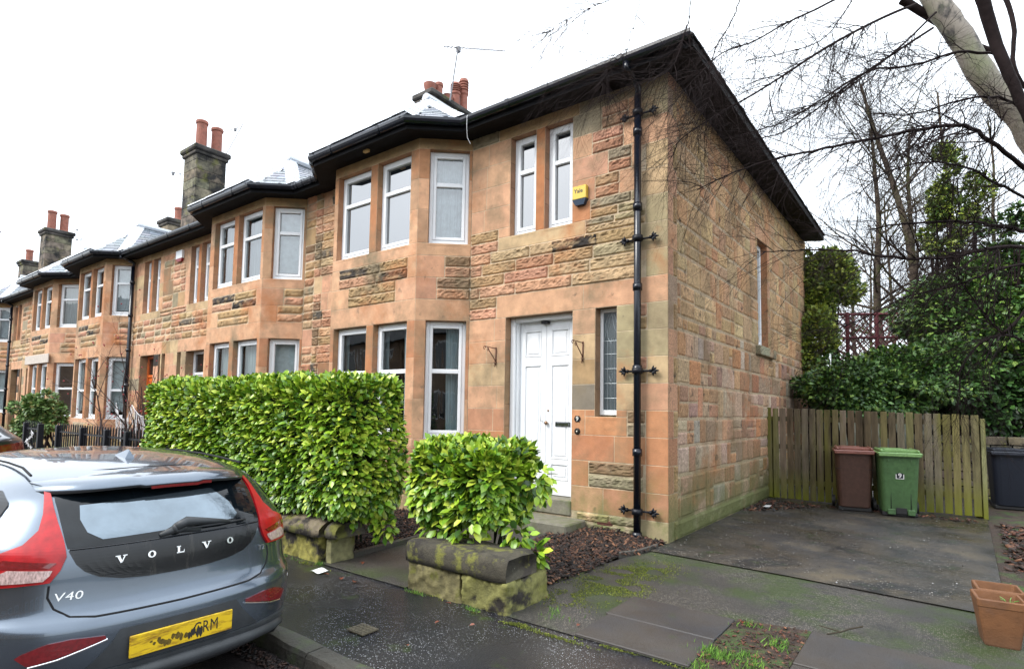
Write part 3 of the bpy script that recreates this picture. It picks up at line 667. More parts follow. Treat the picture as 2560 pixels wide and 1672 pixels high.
# threshold and steps
SSTONE = mat('step_stone', (.17, .16, .12), rough=.75, noise_amt=.25, noise_scale=14, bump=.006, bump_scale=60, stains=[((.10, .12, .04), 4, .5, .7, None, None)])
st = MB(); st.bbox(-2.60, -1.385, -.02, .32, .17, .376, .012); st.bbox(-2.72, -1.135, -.55, -.021, -.05, .155, .018); st.obj('door_step', SSTONE, H1)
# downpipe of the end house with ornamental brackets
dp = pipe(H1, -.37, -.10, .02, 5.72, 6.01); dpo = dp.obj('downpipe', GUT, H1, smooth=True)
def leafy_bracket(x, z, s_=1.):
    b = MB(); b.tube([(x-.20*s_, -.045, z), (x+.20*s_, -.045, z)], .014, 8); b.tube([(x, -.10, z-.035), (x, -.10, z+.035)], .068, 14)
    for sg in (-1, 1):
        for a in (-80, -40, 0, 40, 80):
            r = math.radians(a); cx = x+sg*.19*s_
            L = .085 if a == 0 else .065
            e = Vector((cx+sg*math.cos(r)*L, -.05-.012, z+math.sin(r)*L)); m_ = Vector((cx+sg*math.cos(r)*L*.5, -.05-.02, z+math.sin(r)*L*.5))
            b.tube([(cx, -.045, z), m_, e], [.012, .019, .005], 6)
        b.tube([(cx-.03*sg, -.05, z-.02), (cx-.03*sg, -.06, z+.02)], .02, 8)
    return b.obj('pipe_bracket', IRON, dpo, smooth=True)
for z in (.36, 2.12, 3.83, 5.50): leafy_bracket(-.37, z)
sh = MB(); sh.bbox(-.58, -.2, -.30, -.05, -.03, .035, .02); sh.obj('drain_cover', IRON, H1)
vb = MB(); vb.bbox(-.98, -.76, -.012, .01, .03, .17, .004, (.1, .06, .04)); 
for q in range(5): vb.box(-.96, -.78, -.018, -.012, .045+q*.024, .055+q*.024)
vb.obj('air_brick', RUST, H1)
# number plaque, bell
q = MB(); M9 = pn.M(0, 0, 0); ac = R1(1.295, 1.295)[0]
q.bbox(ac-.035, ac+.035, -.008, .0, 1.45, 1.535, .004, M=M9)
for sg in (-1, 1): q.bbox(ac+sg*.042-.008, ac+sg*.042+.008, -.006, .0, 1.47, 1.515, .003, M=M9)
plq = q.obj('number_plaque', IRON, H1)
q = MB(); text_mb(q, '9', .085, M9 @ Matrix.Translation((ac, -.011, 1.493)) @ Matrix.Rotation(math.pi/2, 4, 'X'), .002, bold=.002); q.obj('digit', mat('pale_letter', (.55, .55, .5), rough=.5), plq)
q = MB(); q.lathe((0, 0, 0), [(0, .02), (.012, .018), (.016, .01), (.022, .012), (.038, .016), (.045, .008), (.045, -.005)], 18, M=M9 @ Matrix.Translation((ac, 0, 1.324)) @ Matrix.Rotation(math.pi/2, 4, 'X')); bl = q.obj('doorbell', mat('dark_bronze', (.04, .035, .03), rough=.3, metal=.7), H1, smooth=True)
q = MB(); q.lathe((0, 0, 0), [(0, .026), (.01, .024), (.012, .015)], 12, M=M9 @ Matrix.Translation((ac, 0, 1.324)) @ Matrix.Rotation(math.pi/2, 4, 'X')); q.obj('bell_push', mat('cream_push', (.6, .58, .5), rough=.3), bl)
# door closer / lantern stub above the door leaves
q = MB(); q.bbox(am-.05, am+.06, .16, .25, z1-.115, z1-.075, .006, M=M); q.obj('door_closer', IRON, dr)
chimney(H1, -7.40, 3.05, 4.45, .55, 7.0, 9.66, [(-7.62, 3.2, .26, .14, 'flare'), (-7.52, 3.42, .36, .10, 'plain'), (-7.52, 3.75, .18, .12, 'flare'), (-7.48, 4.0, .62, .115, 'louvre'), (-7.44, 4.28, .85, .11, 'louvre')])
# white cable hanging from the gutter
q = MB(); q.tube([(-2.99, -.5, 6.09), (-2.97, -.53, 6.05), (-2.98, -.52, 5.9), (-3.0, -.48, 5.75), (-2.97, -.44, 5.66)], .0035, 6); q.obj('cable', WHITE, H1)
q = MB(); q.bbox(-5.02, -4.90, -.86, -.80, 5.90, 5.96, .006); q.obj('wooden_packer', mat('bare_timber', (.45, .30, .12), rough=.7), H1)
# ------------------------------------------------------------------ other houses
WDOOR = WHITE; ODOOR = mat('orange_door_paint', (.62, .13, .02), rough=.4, noise_amt=.1, noise_scale=5); BDOOR = mat('dark_door_paint', (.02, .02, .025), rough=.4)
def simple_door(H, pn, o, m, glazed=True):
    a0, a1, z0, z1 = o; D = MB(); M = pn.M(0, 0, 0); d = .2
    for (a, b, c, e) in ((a0, a0+.07, z0, z1), (a1-.07, a1, z0, z1), (a0+.07, a1-.07, z1-.07, z1), (a0+.07, a1-.07, z1-.62, z1-.55)): D.bbox(a+.001, b-.001, d, d+.1, c, e-.001, .008, M=M)
    D.bbox(a0+.07, a1-.07, d+.03, d+.08, z0, z1-.62, .006, M=M)
    for k in range(2): D.bbox(a0+.15, a1-.15, d+.02, d+.032, z0+.15+k*.95, z0+.95+k*.95, .008, M=M)
    D.box(a0, a1, -.02, d, z0-.2, z0, M=M)
    o_ = D.obj('door', m, H); g = MB(); g.box(a0+.07, a1-.07, d+.04, d+.05, z1-.55, z1-.07, M=M)
    if glazed: g.box(a0+.2, a1-.2, d+.012, d+.019, z0+1.25, z0+1.8, M=M)
    g.obj('pane', DARKG, o_); return o_
def std(xr, width, mirror, idx, label, bay, dm, kinds, door=(.95, 2.0), slits=None):
    sl = slits or [(.28, .5, 1.6, 3.0), (.58, .70, 1.6, 3.0)] if idx != 1 else [(.46, .68, 1.6, 3.0)]
    H, mb, pn, X, dr, sls, R = house(xr, width, mirror, dict(bay=bay, door=door, twin=(.98, 2.02) if idx != 2 else (.9, 2.0), slits=sl), idx, label, fine=2.2 if idx == 1 else 4, kinds=kinds)
    mb.obj('front_wall', STONE, H, attr='tone'); simple_door(H, pn, dr, dm)
    for o in sls:
        window(H, pn, o, .17, None, 'dark', fw=.03)
    bx = sorted([X(t) for t in bay], reverse=True); roofplan(H, xr-width, xr, 0, bx, 0); return H, pn, X
H2, pn2, X2 = std(-7.56, 6.59, True, 1, 'second house of the terrace, behind the tall hedge, with white front door', (2.65, 3.28, 5.6, 6.24), WDOOR, dict(twin='blind', uf='curtain', uc='blind', lf='curtain', lc='blind', ltr=None), door=(.97, 1.97))
H3, pn3, X3 = std(-14.15, 6.95, False, 2, 'third house of the terrace, with orange front door behind the rose-hip shrub', (2.65, 3.28, 5.62, 6.5), ODOOR, dict(twin='blind', uf='blind', uc='blind', lf='net', lc='blind', ltr=2.0), door=(1.02, 1.95))
H4, pn4, X4 = std(-21.10, 6.75, True, 3, 'fourth house of the terrace, with stained stonework and pale window lintel', (2.65, 3.0, 5.4, 6.4), BDOOR, dict(twin='dark', uf='blind', uc='curtain', lf='net', lc='dark', ltr=2.1))
H5, pn5, X5 = std(-27.85, 6.9, False, 4, 'fifth and farthest terraced house, cut by the left edge of the photo', (2.5, 3.1, 5.6, 6.4), BDOOR, dict(twin='dark', uf='dark', uc='blind', lf='net', lc='net', ltr=2.1))
H6, pn6, X6 = std(-34.75, 6.9, True, 5, 'sixth terraced house, hidden beyond the left edge of the photo', (2.5, 3.1, 5.6, 6.4), BDOOR, dict(), )
chimney(H2, -14.15, .42, 1.27, .78, 6.2, 9.05, [(-14.45, .66, .85, .15, 'plain'), (-14.45, 1.1, .80, .15, 'plain')])
chimney(H4, -28.3, .5, 1.45, .78, 6.2, 9.2, [(-28.6, .75, .85, .16, 'plain'), (-28.6, 1.2, .80, .16, 'plain')])
chimney(H3, -21.3, 2.6, 4.6, .8, 7.0, 8.9, [(-21.4, 3.0, .5, .15, 'plain'), (-21.4, 3.6, .5, .15, 'plain')])
chimney(H6, -34.8, 1.2, 2.5, .8, 7.0, 8.9, [(-35.1, 1.5, .6, .15, 'plain'), (-35.1, 2.1, .6, .15, 'plain')])
for (H, x) in ((H3, -16.72), (H5, -30.0)):
    dpb = pipe(H, x, -.10, .0, 5.72, 6.01, .06); dpb.obj('downpipe', GUT, H, smooth=True)
for H, x0, x1 in ((H2, -14.15, -7.56), (H3, -21.1, -14.15), (H4, -27.85, -21.1), (H5, -34.75, -27.85), (H6, -41.65, -34.75)):
    bk = MB(); bk.box(x0, x1, 9.0, 9.2, 0, 6.0, (.3, .22, .15)); bk.obj('rear_wall', STONE2, H, attr='tone')
lp = MB(); lp.bbox(-25.1, -22.3, -.62, -.585, 3.0, 3.32, .01); lp.obj('pale_lintel', mat('pale_render', (.46, .41, .36), rough=.8, noise_amt=.1), H4)

# ------------------------------------------------------------------ ground, road, pavement, drive
def sheet(name, poly, z, m, **t):
    mb = MB(); mb.add([(x, y, z) for x, y in poly], [tuple(range(len(poly)))]); return mb.obj(name, m, **t)
def ground_mat(name, base, base2, speck, sp_amt, sp_scale, rough, rough2, bump, patches=(), big=1.0, sp_size=.3):
    m = mat(name, base, rough=rough, rough2=rough2, col2=base2, noise_scale=2.4*big, bump=bump, bump_scale=75, stains=patches)
    t = m.node_tree; N = t.nodes; L = t.links; b = N['Principled BSDF']; src = b.inputs['Base Color'].links[0].from_socket
    v = N.new('ShaderNodeTexVoronoi'); v.inputs['Scale'].default_value = sp_scale; g = N.new('ShaderNodeNewGeometry'); L.new(g.outputs['Position'], v.inputs['Vector'])
    r = N.new('ShaderNodeMapRange'); r.inputs['From Min'].default_value = sp_size; r.inputs['From Max'].default_value = sp_size-.12; L.new(v.outputs['Distance'], r.inputs['Value'])
    sc = N.new('ShaderNodeSeparateColor'); L.new(v.outputs['Color'], sc.inputs[0]); gt = N.new('ShaderNodeMapRange'); gt.inputs['From Min'].default_value = 1-sp_amt; gt.inputs['From Max'].default_value = 1-sp_amt+.1; L.new(sc.outputs[0], gt.inputs['Value'])
    n2 = N.new('ShaderNodeTexNoise'); n2.inputs['Scale'].default_value = 1.3; L.new(g.outputs['Position'], n2.inputs['Vector']); r2 = N.new('ShaderNodeMapRange'); r2.inputs['From Min'].default_value = .4; r2.inputs['From Max'].default_value = .6; L.new(n2.outputs['Fac'], r2.inputs['Value'])
    m1 = N.new('ShaderNodeMath'); m1.operation = 'MULTIPLY'; L.new(r.outputs[0], m1.inputs[0]); L.new(gt.outputs[0], m1.inputs[1])
    m2 = N.new('ShaderNodeMath'); m2.operation = 'MULTIPLY'; L.new(m1.outputs[0], m2.inputs[0]); L.new(r2.outputs[0], m2.inputs[1])
    x = N.new('ShaderNodeMix'); x.data_type = 'RGBA'; L.new(m2.outputs[0], x.inputs[0]); L.new(src, x.inputs[6]); x.inputs[7].default_value = (*speck, 1); L.new(x.outputs[2], b.inputs['Base Color'])
    return m
ASPH = ground_mat('wet_asphalt', (.012, .013, .018), (.030, .027, .026), (.36, .37, .39), .45, 82, .16, .48, .005, sp_size=.33, big=.5, patches=[((.03, .05, .012), 2.0, .60, .72, None, None)])
ROADM = ground_mat('wet_road', (.016, .014, .015), (.036, .026, .026), (.20, .17, .17), .5, 60, .25, .6, .012)
CONC = ground_mat('exposed_aggregate_concrete', (.026, .025, .024), (.044, .040, .035), (.20, .18, .15), .7, 84, .34, .7, .014, sp_size=.38, patches=[((.026, .042, .008), .9, .47, .58, None, None), ((.02, .02, .02), 2.4, .55, .7, None, None)])
CONC2 = ground_mat('dark_drive_concrete', (.018, .018, .020), (.050, .040, .028), (.34, .31, .28), .22, 52, .22, .7, .006, sp_size=.36, patches=[((.075, .060, .038), .8, .54, .68, None, None), ((.010, .010, .011), 1.3, .50, .62, None, None), ((.020, .030, .010), 2.6, .58, .70, None, None)])
SLAB = mat('paving_slab', (.048, .040, .033), col2=(.028, .027, .029), rough=.45, rough2=.7, noise_scale=5, noise_amt=.2, bump=.004, bump_scale=110, stains=[((.03, .045, .012), 2.2, .60, .75, None, None)])
SOIL = mat('damp_soil', (.030, .018, .012), col2=(.05, .030, .020), rough=.9, noise_scale=18, noise_amt=.4, bump=.03, bump_scale=45, stains=[((.04, .075, .012), 3.2, .50, .62, None, None)])
EARTH = mat('grassy_earth', (.035, .045, .016), col2=(.05, .035, .02), rough=.95, noise_scale=1.5, noise_amt=.3, bump=.03, bump_scale=20)
KERB = mat('worn_kerb_stone', (.065, .058, .046), rough=.55, col2=(.032, .032, .028), noise_scale=6, noise_amt=.3, bump=.012, bump_scale=30, stains=[((.05, .07, .02), 3, .55, .7, None, None)])
WALLST = mat('mossy_wall_stone', attr='tone', rough=.9, noise_amt=.3, noise_scale=14, bump=.008, bump_scale=60, stains=[((.022, .018, .014), 3.6, .50, .60, None, None), ((.13, .13, .025), 4.1, .54, .62, None, None), ((.30, .29, .25), 9, .68, .72, None, None)])
sheet('ground', [(-400, -400), (400, -400), (400, 400), (-400, 400)], -.16, EARTH, kind='structure')
sheet('road', [(-90, -12.5), (30, -12.5), (30, -4.55), (-90, -4.55)], -.10, ROADM, kind='structure')
# pavement slightly dished, as a gridded sheet
def gridsheet(name, x0, x1, y0, y1, z, m, step=.12, amp=.012, f=None, **t):
    nx, ny = int((x1-x0)/step), int((y1-y0)/step); mb = MB()
    for j in range(ny+1):
        for i in range(nx+1):
            x = x0+(x1-x0)*i/nx; y = y0+(y1-y0)*j/ny; mb.v.append((x, y, z+amp*noise.noise(Vector((x*.9, y*.9, 3)))+(f(x, y) if f else 0)))
    mb.f = [(j*(nx+1)+i, j*(nx+1)+i+1, (j+1)*(nx+1)+i+1, (j+1)*(nx+1)+i) for j in range(ny) for i in range(nx)]; mb.c = [(1, 1, 1)]*len(mb.v); mb.mi = [0]*len(mb.f)
    return mb.obj(name, m, smooth=True, **t)
pv = gridsheet('pavement', -12, 8, -4.43, -3.0, -.008, ASPH, .1, .008, kind='structure')
sheet('pavement', [(-60, -4.43), (-12, -4.43), (-12, -3.0), (-60, -3.0)], -.012, ASPH, kind='structure')
sheet('front_gardens', [(-60, -3.05), (-2.45, -3.05), (-2.45, 0), (-60, 0)], -.02, SOIL, kind='structure')
sheet('drive', [(-.02, -.50), (1.5, -.57), (3.02, -.71), (3.12, .6), (3.22, 4.6), (3.3, 9), (-.02, 9)], .012, CONC2, kind='structure')
sheet('drive_apron', [(.02, -.3), (3.2, -.3), (3.6, -.76), (3.6, -3.19), (-.3, -3.19), (-.3, -2.2), (-.13, -.9), (-.02, -.55)], -.001, CONC, kind='structure')
sheet('soil_verge', [(3.0, .3), (9, -2.6), (9, 12), (3.15, 12), (3.2, 4.6), (3.08, .6)], -.006, SOIL, kind='structure')
sheet('garden_path', [(-2.46, -3.22), (-1.17, -3.22), (-1.30, -.5), (-2.62, -.5)], .004, CONC, kind='structure')
sheet('flower_bed', [(-.30, -2.9), (-1.3, -2.9), (-1.3, -.1), (-.02, -.1), (-.05, -.55), (-.2, -.9), (-.17, -1.8)], .002, SOIL, kind='structure')
sheet('flower_bed', [(-7.5, -3.0), (-2.47, -3.0), (-2.60, -.02), (-7.5, -.02)], -.012, SOIL, kind='structure')
# kerb stones
kb = MB(); x = -40.
while x < 6:
    L = random.uniform(.8, 1.1); vs = []; n = 10
    for i in range(n+1):
        xx = x+.006+(L-.012)*i/n; wv = .03*noise.noise(Vector((xx*3, 0, 0)))+.012*noise.noise(Vector((xx*11, 0, 0))); rise = 0 if xx < -1.5 else .02*noise.noise(Vector((xx, 5, 0)))
        for (yy, zz) in ((-4.58+wv, -.14), (-4.565+wv, -.03), (-4.55+wv, .0+rise), (-4.42, .004+rise), (-4.42, -.14)): vs.append((xx, yy+.012*math.sin(xx*5), zz))
    kb.add(vs, [(i*5+j, i*5+5+j, i*5+6+j, i*5+1+j) for i in range(n) for j in range(4)]+[(0, 1, 2, 3, 4), tuple(n*5+q for q in (4, 3, 2, 1, 0))]); x += L
kb.obj('kerb', KERB, smooth=False, kind='structure')
def slab(x0, x1, y0, y1, sk, label):
    mb = MB(); mb.prism([(x0, y0), (x1, y0+sk), (x1, y1), (x0, y1)], -.05, .022); o = mb.obj('paving_slab', SLAB, label=label, category='paving slab'); return o
s_ = MB(); s_.bbox(.535, 1.385, -2.66, -2.15, -.05, .016, .006); s_.bbox(.56, 1.39, -3.18, -2.666, -.05, .014, .006); s_.obj('paving_slab', SLAB, label='brown grey paving slab between the mossy corner and the grass patch', category='paving slab')
s_ = MB(); s_.bbox(1.90, 2.82, -2.72, -2.05, -.05, .018, .006); s_.bbox(1.90, 2.82, -3.3, -2.73, -.05, .012, .006); s_.obj('paving_slab', SLAB, label='dark paving slab to the right of the grass patch, below the pots', category='paving slab')
sheet('bare_soil', [(1.392, -2.10), (1.895, -2.02), (1.895, -3.2), (1.395, -3.2)], .005, SOIL, kind='structure')
# ---- garden walls
def rough_block(mb, x0, x1, y0, y1, z0, z1, col, amp=.02, step=.03, rnd=.02):
    """a stone block: six displaced faces sharing rounded edges"""
    cx, cy, cz = (x0+x1)/2, (y0+y1)/2, (z0+z1)/2; hx, hy, hz = (x1-x0)/2, (y1-y0)/2, (z1-z0)/2; off = random.uniform(0, 99)
    def face(U, V, W, hu, hv, hw):
        nu, nv = max(2, int(2*hu/step)), max(2, int(2*hv/step)); vs = []; cs = []
        for j in range(nv+1):
            for i in range(nu+1):
                a, b = -hu+2*hu*i/nu, -hv+2*hv*j/nv
                p = Vector(U)*a+Vector(V)*b+Vector(W)*hw
                q = Vector([max(-h+rnd, min(h-rnd, c)) for h, c in zip((hx, hy, hz), p)]); d = p-q
                if d.length > 1e-6: d = d.normalized()
                c0 = Vector((cx, cy, cz)); wp = q+d*rnd
                nz = noise.noise((wp+c0)*5+Vector((off,)*3))*.6+noise.noise((wp+c0)*13+Vector((off,)*3))*.4+noise.noise((wp+c0)*27)*.28+noise.noise((wp+c0)*55)*.14
                vs.append(c0+wp+d*nz*amp); k = 1+.9*nz; cs.append(tuple(c*k for c in col))
        fs = [(j*(nu+1)+i, j*(nu+1)+i+1, (j+1)*(nu+1)+i+1, (j+1)*(nu+1)+i) for j in range(nv) for i in range(nu)]
        k = mb.add(vs, fs, col); mb.c[k:] = cs
    X_, Y_, Z_ = (1, 0, 0), (0, 1, 0), (0, 0, 1)
    face(X_, Z_, (0, -1, 0), hx, hz, hy); face((-1, 0, 0), Z_, Y_, hx, hz, hy); face(Y_, Z_, X_, hy, hz, hx); face((0, -1, 0), Z_, (-1, 0, 0), hy, hz, hx); face(X_, Y_, Z_, hx, hy, hz)
DK_ = .6; OLIVE = (.17, .16, .07); DARKS = (.085, .075, .055); SANDY = (.26, .20, .12)
W1 = empty('garden_wall', (-5, -3.05, 0), label='low mossy stone wall with rounded coping under the long hedge', category='wall')
mb = MB(); x = -2.50
rough_block(mb, -2.44, -2.34, -3.16, -2.86, -.03, .25, (.20, .19, .09), .008)
while x > -7.4:
    L = random.uniform(1.0, 1.4); rough_block(mb, x-L+.008, x-.004, -3.2, -2.88, -.05, .255, (.26, .235, .055), .042, .02); x -= L
mb.obj('base_course', WALLST, W1, attr='tone', smooth=True)
def cope(mb, x0, x1, y0, y1, z0, h, col, off, square=False):
    n = max(4, int((x1-x0)/.05)); yc = (y0+y1)/2; w_ = (y1-y0)/2
    ring = [(-w_, 0), (-w_*1.0, h*.45), (-w_*.82, h*.72), (-w_*.45, h*.93), (0, h), (w_*.45, h*.93), (w_*.82, h*.72), (w_, h*.45), (w_, 0)]
    if square: ring = [(-w_*.97, 0), (-w_, h*.30), (-w_*.98, h*.62), (-w_*.90, h*.90), (-w_*.80, h*.99), (0, h*1.02), (w_*.80, h*.99), (w_*.97, h*.8), (w_, 0)]
    vs = []; cs = []
    for i in range(n+1):
        xx = x0+(x1-x0)*i/n; sh_ = .90 if i in (0, n) else (.985 if i in (1, n-1) else 1)
        for a, b in ring:
            q = noise.noise(Vector((xx*5+off, a*7, b*7)))*.014+noise.noise(Vector((xx*17+off, a*19, b*19)))*.006
            vs.append((xx+(.014 if i == 0 else -.014 if i == n else 0)*0, yc+a*sh_*(1+q*2), z0+b*sh_+q)); k = 1+q*14; cs.append(tuple(c*k for c in col))
    m_ = len(ring); fs = [(i*m_+j, i*m_+j+1, (i+1)*m_+j+1, (i+1)*m_+j) for i in range(n) for j in range(m_-1)]+[tuple(range(m_)), tuple(range((n+1)*m_-1, n*m_-1, -1))]+[(i*m_+m_-1, i*m_, (i+1)*m_, (i+1)*m_+m_-1) for i in range(n)]
    k = mb.add(vs, fs, col); mb.c[k:] = cs
mb = MB(); x = -2.44
cope(mb, -2.44, -2.25, -3.20, -2.78, .262, .17, DARKS, 3)
while x > -7.4:
    L = random.uniform(.8, 1.3); cope(mb, x-L+.006, x-.012, -3.26, -2.80, .258, .19, vary((.19, .155, .10), .2), x); x -= L
mb.obj('coping', WALLST, W1, attr='tone', smooth=True)
W2 = empty('garden_wall', (-.6, -2.95, 0), label='short mossy stone wall with dark rounded coping by the drive, under the small hedge', category='wall')
mb = MB(); rough_block(mb, -1.17, -.545, -3.19, -2.72, -.05, .235, (.12, .105, .045), .045, .018); rough_block(mb, -.535, -.05, -3.19, -2.60, -.05, .235, (.15, .145, .045), .042, .018); mb.obj('base_course', WALLST, W2, attr='tone', smooth=True)
mb = MB(); cope(mb, -1.20, -.06, -3.22, -2.74, .242, .185, (.048, .042, .028), 8, True); mb.obj('coping', WALLST, W2, attr='tone', smooth=True)
# concrete edging strips
def edging(pts, wd, z, label):
    mb = MB()
    for i in range(len(pts)-1):
        A, B = Vector((*pts[i], 0)), Vector((*pts[i+1], 0)); d = (B-A).normalized(); nn = Vector((-d.y, d.x, 0))*wd; n = max(2, int((B-A).length/.15)); vs = []
        for k in range(n+1):
            p = A.lerp(B, k/n); q = noise.noise(p*6)*.006
            vs += [p+Vector((0, 0, -.04)), p+Vector((0, 0, z+q)), p+nn*.5+Vector((0, 0, z+.012+q)), p+nn+Vector((0, 0, z+q)), p+nn+Vector((0, 0, -.04))]
        mb.add(vs, [(k*5+j, k*5+5+j, k*5+6+j, k*5+1+j) for k in range(n) for j in range(4)]+[(0, 1, 2, 3, 4), tuple(n*5+q for q in (4, 3, 2, 1, 0))])
    return mb.obj('path_edging', KERB, label=label, category='edging')
edging([(-2.42, -2.86), (-2.58, -.6)], -.07, .055, 'low concrete edging on the left side of the garden path')
edging([(-1.20, -2.6), (-1.33, -.56)], .06, .045, 'low concrete edging on the right side of the garden path')
edging([(-.20, -.95), (-.07, -.66), (-.02, -.28)], .03, .04, 'short bent stone edging beside the bark bed near the downpipe')
# drain cover in the pavement
mb = MB(); mb.box(-.77, -.59, -4.15, -4.0, .0, .008)
for i in range(5):
    for j in range(4): mb.bbox(-.765+i*.035, -.737+i*.035, -4.142+j*.035, -4.115+j*.035, .004, .013, .003)
mb.obj('stopcock_cover', mat('rusty_cover', (.06, .05, .03), rough=.6, noise_amt=.4, noise_scale=40), label='small square iron stopcock cover in the wet pavement', category='drain cover')
mb = MB(); vs = []
for j in range(5):
    for i in range(6): vs.append((-2.24+i*.026+j*.006, -3.46+j*.024, .012+.006*math.sin(i*1.1)+.004*j))
mb.add(vs, [(j*6+i, j*6+i+1, j*6+7+i, j*6+6+i) for j in range(4) for i in range(5)]); mb.obj('paper_scrap', WHITE, smooth=True, label='white scrap of paper lying on the pavement by the gate gap', category='litter')
mb = MB(); random.seed(3)
for k in range(14):
    c = Vector((.30+random.uniform(-.18, .18), 3.6+random.uniform(-.25, .25), .03)); r = random.uniform(.02, .06); vs = [c+Vector((random.uniform(-r, r), random.uniform(-r, r), random.uniform(0, r*.8))) for _ in range(5)]; mb.add(vs, [(0, 1, 2), (1, 2, 3), (2, 3, 4), (0, 2, 4)], random.choice([(.02, .02, .022), (.015, .015, .015), (.03, .02, .015)]))
mb.add([(.25, 3.5, .05), (.36, 3.47, .06), (.38, 3.56, .08), (.28, 3.6, .07)], [(0, 1, 2, 3)], (.6, .6, .6)); mb.obj('litter_heap', mat('litter', attr='tone', rough=.6), attr='tone', label='small heap of dark leaves and torn wrapper against the side wall', category='litter')
# ------------------------------------------------------------------ leaves
def leaf_tmpl(w_=.36, fold=.10, curl=.12):
    V = np.array([[0, 0, 0], [-w_*.75, .3, fold*.8], [0, .3, 0], [w_*.75, .3, fold*.8], [-w_*.7, .68, fold*.6-curl*.4], [0, .68, -curl*.4], [w_*.7, .68, fold*.6-curl*.4], [0, 1, -curl]], float)
    return V, np.array([[0, 1, 2], [0, 2, 3], [1, 4, 5], [1, 5, 2], [2, 5, 6], [2, 6, 3], [4, 7, 5], [5, 7, 6]])
TL = leaf_tmpl(); TD = (np.array([[0, 0, 0], [-.33, .45, .05], [.33, .45, .05], [0, 1, -.05]], float), np.array([[0, 2, 1], [1, 2, 3]]))
def leaves(name, P, A, Nn, S, C, m, T=TL, parent=None, **tags):
    """P base points, A leaf axis, Nn face normal (arrays), S size, C colour"""
    A = A/np.linalg.norm(A, axis=1, keepdims=True); X_ = np.cross(A, Nn); X_ /= np.linalg.norm(X_, axis=1, keepdims=True)+1e-9; Z_ = np.cross(X_, A)
    V, F = T; n = len(P); k = len(V)
    W = P[:, None]+S[:, None, None]*(V[None, :, 0, None]*X_[:, None]+V[None, :, 1, None]*A[:, None]+V[None, :, 2, None]*Z_[:, None])
    FF = (F[None]+(np.arange(n)*k)[:, None, None]).reshape(-1, 3)
    return np_obj(name, W.reshape(-1, 3), FF, m, 'tone', np.repeat(C, k, axis=0), parent=parent, **tags)
LAUREL = mat('laurel_leaf', attr='tone', rough=.33, spec=.45, noise_amt=.12, noise_scale=30)
def leafcols(n, pal, wts, var=.18):
    c = np.array(pal)[RNG.choice(len(pal), n, p=np.array(wts)/sum(wts))]; return c*(1+RNG.uniform(-var, var, (n, 1)))
LPAL = [(.23, .37, .024), (.14, .26, .02), (.07, .165, .016), (.38, .47, .05), (.03, .08, .010)]
TWIG = mat('hedge_twigs', (.03, .022, .012), rough=.9)
